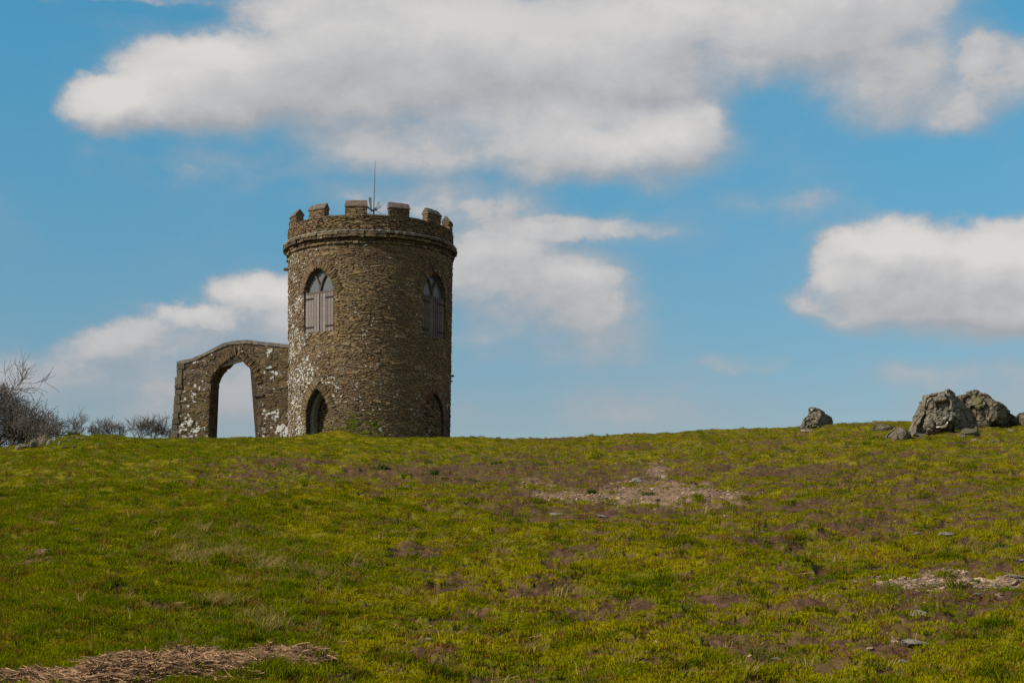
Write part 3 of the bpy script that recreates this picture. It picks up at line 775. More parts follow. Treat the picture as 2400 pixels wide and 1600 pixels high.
def arm(p0, p1, wd):
    p0, p1 = PX(*p0), PX(*p1); d = (p1 - p0).normalized(); s = d.cross(Vector((0, 1, 0))).normalized() * wd; t = Vector((0, .02, 0))
    V = [p - ab for p in (p0 + s * .6 - t, p0 - s * .6 - t, p0 - s * .6 + t, p0 + s * .6 + t, p1 + s - t, p1 - s - t, p1 - s + t, p1 + s + t)]
    mesh_obj('arm', V, [(0, 1, 2, 3), (7, 6, 5, 4), (0, 4, 5, 1), (1, 5, 6, 2), (2, 6, 7, 3), (3, 7, 4, 0)], M_METAL, aer)
arm((870, 494, AY), (867, 463, AY - .2), .055); arm((871, 493, AY), (857, 482, AY - .2), .05); arm((879, 490, AY), (890, 474, AY + .1), .045)
arm((879, 494, AY), (893, 485, AY + .1), .014); arm((872, 494, AY), (861, 500, AY), .03); arm((882, 494, AY), (894, 501, AY), .03); arm((880, 489, AY), (898, 479, AY), .008)

# ------------------------------------------------------------------ arched wall left of the tower
BETA = R(16); WT = 0.75
wd = Vector((-math.cos(BETA), math.sin(BETA), 0)); wn = Vector((-math.sin(BETA), -math.cos(BETA), 0))
WO = Vector((TX, TY, TZ)) + wn * WT / 2        # front face passes here
def wall_az(px, py):
    """distance along the wall and height over the tower foot of a point of its front face seen at (px, py)"""
    d = Vector(((px - 1200) / FPX, 1, (HOR - py) / FPX)); o = Vector((0, 0, EYE))
    t = (WO - o).dot(wn) / d.dot(wn); p = o + d * t
    return (p - WO).dot(wd), p.z - TZ
TOP = [(399, 1045), (417, 846), (447, 840), (475.7, 828), (502, 814.5), (521.6, 804), (548, 798), (579, 796), (609.6, 800), (648, 804), (675.6, 807)]
OPN = [(603, 1045), (603, 1000), (604, 960), (604, 924.5), (601, 898), (595, 878.6), (586, 861.5), (571, 847), (553, 832), (534, 845), (514, 861.5), (502, 877), (495, 894), (490.5, 925), (489, 951), (487.5, 1000), (487, 1045)]
topw = [wall_az(*p) for p in TOP]; opw = [wall_az(*p) for p in OPN]
wallroot = empty('arched_wall', (WO + wd * 6.5), math.atan2(wd.y, wd.x), label='free standing lichened rubble wall with a tall pointed archway left of the tower', cat='wall')
wallroot.location.z = TZ
W0 = 6.5
def mapW(s, z, o):   # s = distance along the wall; wall local: x along wd, y = -wn side
    return (s - W0, 0 + o, z)
# local axes: x = wd ; y = rot90(wd) = (-wd.y, wd.x) = (-sinB, -cosB) = wn  -> +y is the front
zb_ = -0.9
poly = [(topw[0][0] + .02, zb_)] + topw[1:] + [(2.6, topw[-1][1])] + [(2.6, zb_)] + [(opw[0][0], zb_)] + opw + [(opw[-1][0], zb_)]
def extr(poly, y0, y1, f3):
    n = len(poly); V = [f3(a, z, y1) for a, z in poly] + [f3(a, z, y0) for a, z in poly]
    F = [tuple(range(n)), tuple(range(2 * n - 1, n - 1, -1))] + [(i, n + i, n + (i + 1) % n, (i + 1) % n) for i in range(n)]
    return V, F
V, F = extr(poly, -WT + .008, -.008, mapW)
bm = bmesh.new(); vs = [bm.verts.new(v) for v in V]
for q in F: bm.faces.new([vs[i] for i in q])
bmesh.ops.triangulate(bm, faces=bm.faces[:]); bmesh.ops.recalc_face_normals(bm, faces=bm.faces[:])
me = bpy.data.meshes.new('wall_core'); bm.to_mesh(me); me.materials.append(M_WMORTAR); wc = bpy.data.objects.new('wall_core', me); C.objects.link(wc); wc.parent = wallroot
# spline helpers
ta = np.array([p[0] for p in topw])[::-1]; tz_ = np.array([p[1] for p in topw])[::-1]
def topf(s): return float(np.interp(s, ta[:-1], tz_[:-1])) - .13
opa = [p for p in opw]; apex_i = max(range(len(opw)), key=lambda i: opw[i][1])
rightside = opw[:apex_i + 1]; leftside = opw[apex_i:][::-1]     # right side (small a) bottom->top ; left side bottom->top
def op_range(z):
    ra = np.interp(z, [p[1] for p in rightside], [p[0] for p in rightside]); la = np.interp(z, [p[1] for p in leftside], [p[0] for p in leftside])
    return float(ra), float(la)
ZAP = opw[apex_i][1]; ZSP = opw[3][1] + .35
class WOpen:
    ring = 0.0; zs = 99
    def half(s, z, g=0):
        if z > ZAP + .34: return -1
        if z > ZSP:
            a, b = op_range(min(z - .0, ZAP)); gr = .32
            if z > ZAP: a, b = op_range(ZAP); gr = .32 * (1 - (z - ZAP) / .34)
            a -= gr; b += gr
        else: a, b = op_range(z)
        s.s = (a + b) / 2; return (b - a) / 2
wop = WOpen()
rg2 = np.random.RandomState(5)
aL = topw[1][0]; slope_end = (topw[0][0] - topw[1][0]) / (topw[1][1] - topw[0][1])
def leftedge(z): return topw[1][0] + (topw[1][1] - z) * slope_end
def lichW(s, z):
    L = .75 + .75 * float(gn(s * 1.1, z * 1.1, 81))
    if s < 5.0 and z < 1.3: L += .35
    if z < .6: L += .4
    return max(0, min(1.4, L))
ws = [s for s in course_stones(rg2, mapW, 2.9, 9.4, -.5, 4.2, [wop], .05, .125, .14, .5, lichf=lichW, darkf=lambda s, z: .85 + .25 * float(gn(s, z, 83)), top=topf)
      if s.v[:, 0].max() + W0 < leftedge(s.v[:, 2].mean()) - .22]
# back face too, so that the wall stays a wall from the side
mapWb = lambda s, z, o: (s - W0, -WT - o, z)
wb = [s for s in course_stones(rg2, mapWb, 2.9, 9.4, -.5, 4.2, [wop], .08, .16, .25, .6, lichf=lichW, top=topf) if s.v[:, 0].max() + W0 < leftedge(s.v[:, 2].mean())]
# archway faces: stones through the thickness of the wall
path = [(p[0], p[1]) for p in opw]
cum = [0]
for i in range(1, len(path)): cum.append(cum[-1] + math.dist(path[i], path[i - 1]))
def reveal_map(s, l, o):
    a = np.interp(l, cum, [p[0] for p in path]); z = np.interp(l, cum, [p[1] for p in path])
    l2 = min(cum[-1], l + .05); l1 = max(0, l - .05)
    da_ = np.interp(l2, cum, [p[0] for p in path]) - np.interp(l1, cum, [p[0] for p in path]); dz_ = np.interp(l2, cum, [p[1] for p in path]) - np.interp(l1, cum, [p[1] for p in path])
    n_ = math.hypot(da_, dz_) + 1e-9; nx, nz = dz_ / n_, -da_ / n_       # to the inside of the opening
    return (a + nx * o - W0, -WT / 2 + s, z + nz * o)
l = 0; rvs = []
while l < cum[-1] - .04:
    h = rg2.uniform(.06, .12); s = -WT / 2
    while s < WT / 2 - .02:
        w_ = min(rg2.uniform(.2, .5), WT / 2 - s)
        if WT / 2 - s - w_ < .1: w_ = WT / 2 - s
        rvs.append(make_stone(rg2, reveal_map, s + w_ / 2, l + h / 2, w_ * 1.02, h * 1.02, -.05, .028 * rg2.uniform(.3, 1.6), rg2.normal(0, .03), .25, .8, taper=.9)); s += w_
    l += h
for s in rvs: pass
emit_stones(ws + wb + rvs, wallroot, M_WALLSTONE, np.array([0, 1, 0]))
# ring of thin slabs round the pointed head
ring_pts = [i for i in range(len(cum)) if path[i][1] > ZSP - .02]
l0, l1 = cum[ring_pts[0]], cum[ring_pts[-1]]; l = l0
while l < l1:
    th_ = rg2.uniform(.055, .085); a0 = reveal_map(0, l, 0); a1 = reveal_map(0, l, -.3); dx, dz = a1[0] - a0[0], a1[2] - a0[2]; nn = math.hypot(dx, dz)
    ln = rg2.uniform(.24, .36); mx, mz = a0[0] + dx / nn * ln / 2, a0[2] + dz / nn * ln / 2
    if mz + abs(dz / nn) * ln / 2 < topf(mx + W0) + .1:
        st = make_stone(rg2, mapW, mx + W0, mz, ln, th_, -.06, .045 * rg2.uniform(.5, 1.5), math.atan2(dz, dx), .5, .95, taper=.88)
        c = st.v.mean(0); mesh_obj('voussoir', st.v - c, HEX_F, M_WALLSTONE, wallroot, loc=tuple(c), colors=[(*st.c, st.a)] * 12)
    l += th_ * .92
# springer slab jutting into the archway on the right
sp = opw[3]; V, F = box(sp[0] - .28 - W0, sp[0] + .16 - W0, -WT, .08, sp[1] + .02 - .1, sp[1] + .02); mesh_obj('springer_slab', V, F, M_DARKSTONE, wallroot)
# rough quoins of the free end
z = -.6
while z < topw[1][1] - .1:
    h = rg2.uniform(.16, .42); h = min(h, topw[1][1] - .06 - z)
    if h < .05: break
    wq = rg2.uniform(.24, .34); e0 = leftedge(z + h / 2); pr = rg2.uniform(.01, .07)
    x0, x1 = e0 - wq - W0, e0 - W0 + rg2.uniform(-.01, .03)
    V, F = box(x0, x1, -WT - .02, pr, z + .012, z + h - .012)
    V = [Vector(v) + Vector([rg2.uniform(-.018, .018) for _ in range(3)]) for v in V]
    c = sum(V, Vector()) / len(V); col = np.array([.15, .12, .085]) * rg2.uniform(.75, 1.1)
    mesh_obj('quoin', [v - c for v in V], F, M_WALLSTONE, wallroot, loc=c, colors=[(*col, .15)] * 8)
    z += h
# coping that follows the swept top
tp = topw[1:] + [(2.7, topw[-1][1] - .02)]
xs = np.linspace(tp[0][0] + .03, 2.8, 60); tpa = np.array([p[0] for p in tp])[::-1]; tpz = np.array([p[1] for p in tp])[::-1]
V, F = [], []
for i, a in enumerate(xs):
    z = sum(float(np.interp(a + d, tpa, tpz)) for d in (-.25, -.12, 0, .12, .25)) / 5 + rg2.uniform(-.006, .006)
    for (y_, dz) in ((.045, -.15 + rg2.uniform(-.02, .02)), (.05, -.03), (-.12, .0), (-WT + .12, .0), (-WT - .04, -.03), (-WT - .04, -.14)): V.append((a - W0, y_, z + dz))
for i in range(len(xs) - 1):
    for j in range(6): F.append((i * 6 + j, i * 6 + 6 + j, i * 6 + 6 + (j + 1) % 6, i * 6 + (j + 1) % 6))
F += [tuple(range(6)), tuple(range(len(V) - 1, len(V) - 7, -1))]
mesh_obj('coping', V, F, M_WCOPE, wallroot)
#PART2
# ------------------------------------------------------------------ rocks
M_ROCK = stone_material('crag_rock', 0.13, 3.4, 1.05, True)
M_BEDSTONE = plain('bed_stone', (0.10, 0.08, 0.065), (0.30, 0.26, 0.21), 9, bumpd=0.02)
def mat_mossrock():
    m, t, b = mat('mossy_crag')
    geo = t.new('ShaderNodeNewGeometry'); P = geo.outputs['Position']
    n1 = t.noise(P, 1.6, 5, 0.6); n2 = t.noise(P, 7, 6, 0.65); n3 = t.noise(P, 26, 4, 0.6)
    c = t.mix(t.step(n2, 0.3, 0.7), (0.050, 0.040, 0.027), (0.16, 0.13, 0.085))
    c = t.mix(t.step(n1, .5, .66, 0, .75), c, (0.125, 0.115, 0.035))
    c = t.mix(t.step(n3, .62, .68), c, (0.46, 0.45, 0.40))
    sp = t.new('ShaderNodeSeparateXYZ'); t.l.new(geo.outputs['Normal'], sp.inputs[0])
    c = t.mix(t.math('MULTIPLY', t.step(sp.outputs[2], .55, .85), t.step(n1, .44, .58)), c, (0.09, 0.10, 0.012))
    t.l.new(c, b.inputs['Base Color']); bump(t, b, n2, .9, .06); return m
M_MOSSROCK = mat_mossrock()
def ico(sub):
    bm = bmesh.new(); bmesh.ops.create_icosphere(bm, subdivisions=sub, radius=1); V = np.array([v.co[:] for v in bm.verts]); F = [tuple(v.index for v in f.verts) for f in bm.faces]; bm.free(); return V, F
ICO = {k: ico(k) for k in (2, 3, 5, 6)}
def outline_rock(outline, Yd, depth, seed, rough=.07, facets=16, sub=5, ridge=9, wedge=0):
    """a rock whose side view follows the outline (2400 px points) at distance Yd, with a depth of its own"""
    pts = [PX(x, y, Yd) for x, y in outline]; c = sum(pts, Vector()) / len(pts); c.y = Yd
    ang = np.array([math.atan2(p.z - c.z, p.x - c.x) for p in pts]); rad = np.array([math.hypot(p.z - c.z, p.x - c.x) for p in pts])
    o = np.argsort(ang); ang, rad = ang[o], rad[o]; ang = np.concatenate([ang - 2 * np.pi, ang, ang + 2 * np.pi]); rad = np.tile(rad, 3)
    V, F = ICO[sub]; V = V.copy(); rr = np.random.RandomState(seed); out = []
    size = float(rad.mean())
    pl = []
    for k in range(facets):
        n = Vector((rr.normal(0, .8), -abs(rr.normal(.7, .5)), rr.normal(.2, .6))).normalized(); pl.append((n, rr.uniform(.52, .86)))
    for (x, y, z) in V:
        th = math.atan2(z, x); r = float(np.interp(th, ang, rad)); h = math.hypot(x, z)
        q = h ** .72
        p = Vector((r * math.cos(th) * q, 0, r * math.sin(th) * q)); yn = y * depth * (1 - .35 * max(0, z))
        # facets: cut in a unit frame
        u = Vector((p.x / size, yn / max(depth, .01), p.z / size)); ul = u.length + 1e-6; s = 1.0
        for n, d in pl:
            t = u.dot(n)
            if t > d and h < .93: s = min(s, d / t)
        s = 1 - (1 - s) * .8
        p = Vector((p.x * (1 - (1 - s) * .3), yn * s, p.z * (1 - (1 - s) * .3)))
        w_ = p * (1.7 / size) + Vector((seed * 3.1, 0, 0))
        ds_, ps_ = mnoise.voronoi(Vector((w_.x * 1.5, w_.y * 1.5, w_.z * 1.1)) + mnoise.noise_vector(w_ * 1.6) * .25)
        cid = mnoise.cell(ps_[0] * 7.7); ck = max(0, 1 - (ds_[1] - ds_[0]) / .12)
        d1 = mnoise.fractal(w_, 1.0, 2.0, 5) * rough * size * .9 + (cid * 2.0 - ck * 1.1) * rough * size * .8
        cr = abs(mnoise.noise(w_ * 1.3 + Vector((p.z * .4, 0, 5)))); d1 -= rough * size * 1.2 * max(0, .10 - cr) / .10 * .5
        p += Vector((x * .7, y, z * .7)) * d1
        if p.x > ridge * size: sh = (p.x - ridge * size) * wedge; p += Vector((c.x / Yd, 1, (c.z - EYE) / Yd)) * sh
        out.append(p)
    return out, F, c
def rock(name, outline, Yd, depth, seed, m, label, cat='rock', group=None, **k):
    lo = max(outline, key=lambda p: p[1]); Yd = min(Yd, ground_at(lo[0] / S, (lo[1] - 6) / S)[1] + depth * .5); print(name, round(Yd, 1))
    V, F, c = outline_rock(outline, Yd, depth, seed, **k)
    tint = np.array([.165, .142, .108]); cols = np.tile(np.array([*tint, .55]), (len(V), 1))
    o = mesh_obj(name, V, F, m, loc=c, colors=cols); tag(o, label, cat, group); return o
Z5 = lambda L: [(1840 + x / 4.2, 860 + y / 4.2) for x, y in L]
rock('pointed_rock', Z5([(175,610),(188,500),(222,482),(235,425),(270,402),(305,402),(335,415),(375,468),(440,495),(475,545),(420,600),(300,620)]), 57.5, .45, 3, M_ROCK, 'small pointed grey rock standing alone on the crest between tower and crags', rough=.12, facets=10, ridge=.2, wedge=1.5)
rock('crag', Z5([(1235,680),(1260,570),(1296,490),(1332,440),(1350,370),(1385,275),(1450,262),(1510,250),(1592,240),(1625,275),(1665,322),(1705,345),(1760,400),(1830,500),(1905,630),(1890,680),(1600,700)]), 55.0, 1.0, 8, M_ROCK, 'big blocky lichen covered crag, the tallest rock on the right of the crest', sub=6, rough=.10, facets=14, ridge=.12, wedge=2.2)
rock('crag', Z5([(1640,500),(1690,345),(1720,278),(1780,270),(1900,265),(1960,290),(2010,335),(2080,360),(2150,415),(2200,460),(2270,540),(2200,620),(1950,620),(1700,600)]), 60.0, 1.1, 15, M_MOSSROCK, 'brown angular crag with a mossy top behind the big lichened rock', sub=6, rough=.11, facets=18, ridge=.3, wedge=1.2)
rock('crag', Z5([(2240,560),(2300,462),(2350,437),(2450,430),(2560,520),(2560,620),(2280,620)]), 61.0, .8, 22, M_MOSSROCK, 'grey rock cut by the right edge of the photo on the crest', rough=.06)
rock('slab_rock', Z5([(850,600),(900,582),(980,576),(1060,588),(1085,612),(1010,660),(930,665),(880,640)]), 52.5, .45, 31, M_MOSSROCK, 'flat tilted slab half sunk in turf, left one of the two beside the big crag', rough=.03, facets=14)
rock('slab_rock', Z5([(975,700),(1040,635),(1080,603),(1160,612),(1218,650),(1235,705),(1100,740)]), 51.0, .5, 37, M_MOSSROCK, 'flat brown slab with a dark undercut, right one of the two beside the big crag', rough=.03, facets=14)

def small_stone_mesh(seed, flat=.5, sub=2, ang=8):
    V, F = ICO[sub]; rr = np.random.RandomState(seed); V = V.copy()
    for k in range(ang):
        n = rr.normal(0, 1, 3); n /= np.linalg.norm(n); d = rr.uniform(.45, .8); t = V @ n; V -= np.outer(np.maximum(0, t - d), n)
    V *= np.array([1, rr.uniform(.6, .95), flat]); V += rr.normal(0, .03, V.shape)
    return V, F
SM = []
for i in range(10):
    V, F = small_stone_mesh(100 + i, [.45, .35, .6, .3, .5][i % 5], 3 if i < 5 else 2)
    me = bpy.data.meshes.new('stone'); me.from_pydata([tuple(v) for v in V], [], F); me.materials.append(M_BEDSTONE); SM.append(me)
SMD = []
for i in range(4):
    V, F = small_stone_mesh(150 + i, .8, 3, 9); me = bpy.data.meshes.new('stone'); me.from_pydata([tuple(v) for v in V], [], F); me.materials.append(M_MOSSROCK); SMD.append(me)
rs = np.random.RandomState(77)
def lay_stone(px, py, w_, h_, label, group=None, dark=False, tall=False, Yd=None, tilt=0.0):
    """a stone w x h pixels (2352 notes) whose foot is seen at px, py"""
    x, y = ground_at(px, py)
    if Yd: y = Yd; x = (px * S - 1200) / FPX * y
    z = gz(x, y); sc = y / FPX * S; me = (SMD if dark else SM)[rs.randint(4 if dark else 10)]
    o = bpy.data.objects.new('stone', me); C.objects.link(o)
    zmax = max(abs(v.co.z) for v in me.vertices); H = h_ * sc; lift = .34
    if h_ < w_ * .7: H = max(h_ * sc * .8, .02)
    if h_ < w_ * .35: H = min(h_ * sc, w_ * sc * .22); lift = .18
    o.scale = (w_ * sc / 2, min(w_ * sc / 2, .8) * rs.uniform(.7, 1.1), H / zmax * .62)
    o.rotation_euler = (rs.normal(0, .08), tilt + rs.normal(0, .06), rs.uniform(-.4, .4)); o.location = (x, y, z + H * lift)
    tag(o, label, 'stone', group); return o
B5 = lambda x, y: ((1840 + x / 4.2) / S, (860 + y / 4.2) / S)
for (x, y, w_, h_, lab, dk) in [
 (1285,665,120,52,'pale grey stone at the left foot of the big crag',0),(1440,672,120,55,'rough brown stone in front of the middle of the big crag',1),(1640,668,115,62,'rounded brown stone under the shaded right side of the big crag',1),
 (1790,705,160,95,'largest loose stone at the right foot of the big crag, rough and lichened',1),(1880,690,95,80,'upright stone leaning beside the largest loose stone right of the crag',1),(1955,750,70,36,'dark low stone right of the loose stones by the crag',1),(2020,750,90,50,'grey stone at the end of the row right of the crag',1),
 (1862,735,50,26,'small pale stone in the grass before the leaning stone',0),(2070,722,30,16,'tiny white stone right of the row by the crag',0),
 (480,748,55,26,'small grey stone left in the trio below the pointed rock',0),(580,755,80,48,'biggest pale stone in the trio below the pointed rock',0),(745,780,52,34,'lone low stone right of the trio below the pointed rock',1),(550,775,40,20,'tiny stone under the biggest of the trio',0),
 (205,650,130,24,'flat grey slab in the turf below the pointed rock',0),(125,655,60,18,'short flat stone left of the slab under the pointed rock',0),(675,578,60,16,'thin pale stone on the skyline between pointed rock and crags',0),(500,590,22,18,'tiny stone at the right foot of the pointed rock',0),
 (1735,915,140,48,'humped brown stone alone in grass below the crags',0),(1350,905,70,16,'flat pale stone left of the humped brown stone',0),(1560,925,26,16,'tiny white pebble left of the humped brown stone',0),(2225,640,60,22,'small stone in the grass under the mossy crag',0),(2330,845,60,22,'dark stone in the grass near the right edge',1)]:
    X, Y = B5(x, y); lay_stone(X, Y, w_ / 4.2 * 1.12, h_ / 4.2 * 1.3, lab, dark=bool(dk))
L4 = lambda x, y: (x / 5.227 / S, (800 + y / 5.227) / S)
for (x, y, w_, h_, lab, dk, ti) in [
 (535,1300,150,190,'dark jagged rock, tallest of the heap under the bare tree at left',1,.2),(600,1300,60,120,'grey slab standing against the jagged rock at left',0,.3),(400,1330,130,120,'dark brown lump in the middle of the rock heap at left',1,0),(300,1335,120,90,'low brown rock left in the heap under the tree',1,0),
 (220,1350,60,70,'pale stone at the left foot of the rock heap',0,.2),(85,1355,46,80,'leaning grey splinter of stone near the left edge',0,-.6),(675,1245,36,66,'white upright stone just right of the rock heap',0,.1),(730,1290,34,66,'thin grey stone standing right of the white one',0,.1),
 (655,1320,60,50,'leaning flat stone below the white upright one',0,-.7),(860,1245,40,48,'small upright stone left of the pair under the turf hummock',0,0),(945,1230,40,34,'white stone under the turf hummock',0,0),(1028,1215,74,60,'brown stone at the right end of the turf hummock',1,.2),
 (800,1335,80,36,'low brown stone in front of the left crest',1,0),(900,1325,56,46,'brown stone right of the low one on the left crest',1,.1),(1110,1320,38,20,'small flat stone on the left crest slope',0,0),(1180,1297,34,26,'left one of two pale pebbles on the left crest',0,0),
 (1237,1297,34,28,'right one of two pale pebbles on the left crest',0,0),(1370,1215,40,34,'small stone in the tuft below the leafless shrubs',0,0),(1455,1215,44,30,'right stone in the tuft below the leafless shrubs',0,0),(1645,1252,64,18,'flat stone before the shrubs nearest the arched wall',0,0),
 (1580,1225,34,20,'tiny stone above the flat one by the shrubs',0,0),(890,1190,170,56,'low brown hump of rock and turf on the left skyline',1,0)]:
    X, Y = L4(x, y); lay_stone(X, Y, w_ / 5.227 * 1.1, h_ / 5.227 * 1.0, lab, dark=bool(dk), tilt=ti)
for (x, y, w_, h_, lab) in [
 (846,1326,34,15,'angular grey stone alone in the grass below the tower'),(598,1220,26,8,'flat brown stone in the grass left of centre'),(1751,1214,32,8,'flat pale stone on the turf below the big scree patch'),(1784,1484,34,13,'rounded grey stone in the turf at lower right, left of the bare slab'),
 (2106,1425,48,17,'humped grey stone in front of the bare ground at right'),(2100,1486,88,14,'widest flat slab in bare earth at lower right'),(2076,1519,26,11,'grey stone below the widest slab at lower right'),(2222,1532,40,12,'flat stone near the lower right corner'),
 (2006,1299,32,8,'long pale stone upper left of the right hand scree'),(1981,1312,24,9,'small stone below the long pale one left of the right scree'),(2109,1218,28,9,'flat stone in turf above the right scree'),(2176,1232,44,8,'thin pale slab right of the flat stone above the right scree'),
 (2248,1140,24,6,'small pale stone in the grass at right, below the crags'),(1776,1170,34,5,'thin flat stone right under the big scree patch'),(1467,1102,34,13,'angular brown stone at the head of the big scree'),(1437,1097,18,9,'small grey stone left of the angular one at the scree head'),
 (1389,1121,20,8,'stone on bare earth left of the scree head'),(1315,1158,30,8,'pale stone at the left end of the big scree'),(1277,1176,34,9,'flat grey stone at the lower left end of the big scree'),(1383,1178,42,11,'widest stone along the lower edge of the big scree'),
 (1415,1184,30,9,'stone right of the widest one under the big scree'),(1444,1147,16,7,'small stone in the middle of the big scree'),(1389,1145,18,7,'small stone left in the middle of the big scree'),(1631,1118,18,10,'brown stone at the upper right of the big scree'),
 (1610,1124,14,8,'small stone beside the brown one on the big scree'),(1743,1127,30,6,'thin pale slab right of the big scree'),(1156,1080,12,5,'pale chip on the brown bank right of the tower'),(1059,1114,16,5,'white chip on the brown bank below the tower'),
 (1743,1036,34,6,'flat stone on the upper slope at right'),(1603,1040,22,8,'grey stone on the upper slope above the scree'),(1655,1042,14,8,'small grey stone right of the one above the scree'),(2246,1316,34,15,'pointed triangular pale stone in the right scree'),
 (2226,1304,22,9,'pale stone behind the triangular one in the right scree'),(2287,1330,18,14,'knobbly stone at the right side of the right scree'),(2332,1318,44,13,'long grey stone in the right scree at the photo edge'),(2248,1350,28,9,'low stone under the triangular one in the right scree'),
 (2180,1318,16,9,'small stone in the middle of the right scree'),(2058,1350,20,7,'flat stone at the lower left of the right scree'),(2070,1312,12,9,'tiny white stone at the upper left of the right scree'),(2150,1336,26,7,'thin slab in the middle of the right scree'),
 (175,1222,20,6,'pale stone among dead bracken at left'),(2343,1268,26,8,'pale stone at the right edge above the scree'),(1180,1362,14,6,'pale chip in the turf at centre'),(1470,1310,14,5,'small pale chip in the open turf'),(1530,1400,22,7,'grey stone low in the open turf right of centre'),(2240,1470,18,8,'grey stone right of the widest slab')]:
    lay_stone(x, y, w_, h_, lab)
# fine rubble of the screes: more stones than one would count, the larger ones alike
def rnd_in(L, n, minm, key, dmin=8.6):
    out = []; tries = 0
    while len(out) < n and tries < 60:
        tries += 1; m = 4 * n
        u = rs.uniform(-.335, .335, m); inv = rs.uniform(1 / 66, 1 / dmin, m); y = 1 / inv; x = u * y
        M = masks(x, y, h_base(x, y)); k = np.nonzero((M[key] > minm) & (rs.uniform(0, 1, m) < M[key]))[0]
        out += [(x[i], y[i]) for i in k]
    return np.array(out[:n])

def scatter(name, pts, rot, scl, idx, tint, meshes, kind='stuff', **kw):
    src = bpy.data.collections.new(name + '_sources')
    for i, me in enumerate(meshes):
        o = bpy.data.objects.new('%s_source_%02d' % (name, i), me); src.objects.link(o)
    n = len(pts); me = bpy.data.meshes.new(name); me.vertices.add(n); me.vertices.foreach_set('co', np.asarray(pts, np.float32).ravel())
    def at(nm, typ, arr, key):
        a = me.attributes.new(nm, typ, 'POINT'); a.data.foreach_set(key, np.ascontiguousarray(arr).ravel())
    at('rot', 'FLOAT_VECTOR', np.asarray(rot, np.float32), 'vector'); at('scl', 'FLOAT_VECTOR', np.asarray(scl, np.float32), 'vector')
    at('idx', 'INT', np.asarray(idx, np.int32), 'value')
    at('tint', 'FLOAT_COLOR', np.concatenate([tint, np.ones((n, 1))], 1).astype(np.float32), 'color')
    me.update()
    o = bpy.data.objects.new(name, me); C.objects.link(o); tag(o, kind=kind, **kw)
    g = bpy.data.node_groups.new(name + '_spread', 'GeometryNodeTree')
    g.interface.new_socket('Geometry', in_out='INPUT', socket_type='NodeSocketGeometry'); g.interface.new_socket('Geometry', in_out='OUTPUT', socket_type='NodeSocketGeometry')
    N = g.nodes; gi = N.new('NodeGroupInput'); go = N.new('NodeGroupOutput'); ip = N.new('GeometryNodeInstanceOnPoints'); ci = N.new('GeometryNodeCollectionInfo')
    ci.inputs[0].default_value = src; ci.inputs['Separate Children'].default_value = True; ci.inputs['Reset Children'].default_value = True
    def na(nm, typ):
        a = N.new('GeometryNodeInputNamedAttribute'); a.data_type = typ; a.inputs[0].default_value = nm; return a.outputs[0]
    g.links.new(gi.outputs[0], ip.inputs['Points']); g.links.new(ci.outputs[0], ip.inputs['Instance']); ip.inputs['Pick Instance'].default_value = True
    g.links.new(na('idx', 'INT'), ip.inputs['Instance Index']); g.links.new(na('rot', 'FLOAT_VECTOR'), ip.inputs['Rotation']); g.links.new(na('scl', 'FLOAT_VECTOR'), ip.inputs['Scale'])
    g.links.new(ip.outputs[0], go.inputs[0])
    md = o.modifiers.new('spread', 'NODES'); md.node_group = g
    return o
def tint_material(name, rough=.8, transl=0.0, lo=.7, hi=1.25):
    m = bpy.data.materials.new(name); m.use_nodes = True; t = NT(m.node_tree); N = m.node_tree.nodes
    for n in list(N): N.remove(n)
    a = attr(t, 'tint', 'INSTANCER'); oi = t.new('ShaderNodeObjectInfo'); geo = t.new('ShaderNodeNewGeometry')
    k = t.step(t.noise(geo.outputs['Position'], 40, 3, .6), .3, .7, lo, hi, smooth=False)
    sc = t.new('ShaderNodeVectorMath', operation='SCALE'); t.l.new(a.outputs['Color'], sc.inputs[0]); t.l.new(k, sc.inputs[3])
    d = t.new('ShaderNodeBsdfDiffuse'); t.l.new(sc.outputs[0], d.inputs[0]); o = t.new('ShaderNodeOutputMaterial'); out = d.outputs[0]
    if transl:
        tr = t.new('ShaderNodeBsdfTranslucent'); t.l.new(sc.outputs[0], tr.inputs[0]); mx = t.new('ShaderNodeMixShader'); mx.inputs[0].default_value = transl
        t.l.new(out, mx.inputs[1]); t.l.new(tr.outputs[0], mx.inputs[2]); out = mx.outputs[0]
    t.l.new(out, o.inputs[0]); return m
M_BLADE = tint_material('grass_blades', transl=.35); M_STRAW = tint_material('dead_bracken', lo=.5, hi=1.3); M_CHIP = tint_material('stone_chips', lo=.6, hi=1.3)
def clump(seed, n, rad, h0, h1, wd, bend):
    rr = np.random.RandomState(seed); V, F = [], []
    for i in range(n):
        a = rr.uniform(0, 2 * np.pi); r = rad * math.sqrt(rr.rand()); x, y = r * math.cos(a), r * math.sin(a); h = rr.uniform(h0, h1)
        da = a + rr.normal(0, .9); bx, by = math.cos(da) * bend * h, math.sin(da) * bend * h; fa = rr.uniform(0, np.pi); wx, wy = math.cos(fa) * wd / 2, math.sin(fa) * wd / 2
        k = len(V)
        V += [(x - wx, y - wy, -.01), (x + wx, y + wy, -.01), (x + bx * .35 - wx * .8, y + by * .35 - wy * .8, h * .6), (x + bx * .35 + wx * .8, y + by * .35 + wy * .8, h * .6), (x + bx, y + by, h)]
        F += [(k, k + 1, k + 3, k + 2), (k + 2, k + 3, k + 4)]
    me = bpy.data.meshes.new('clump'); me.from_pydata(V, [], F); me.materials.append(M_BLADE); return me
CL = [clump(i, 28, .060, .006, .016, .006, 1.0) for i in range(4)] + [clump(10 + i, 26, .055, .016, .044, .006, .9) for i in range(3)] + [clump(20 + i, 18, .05, .03, .085, .005, 1.1) for i in range(2)]
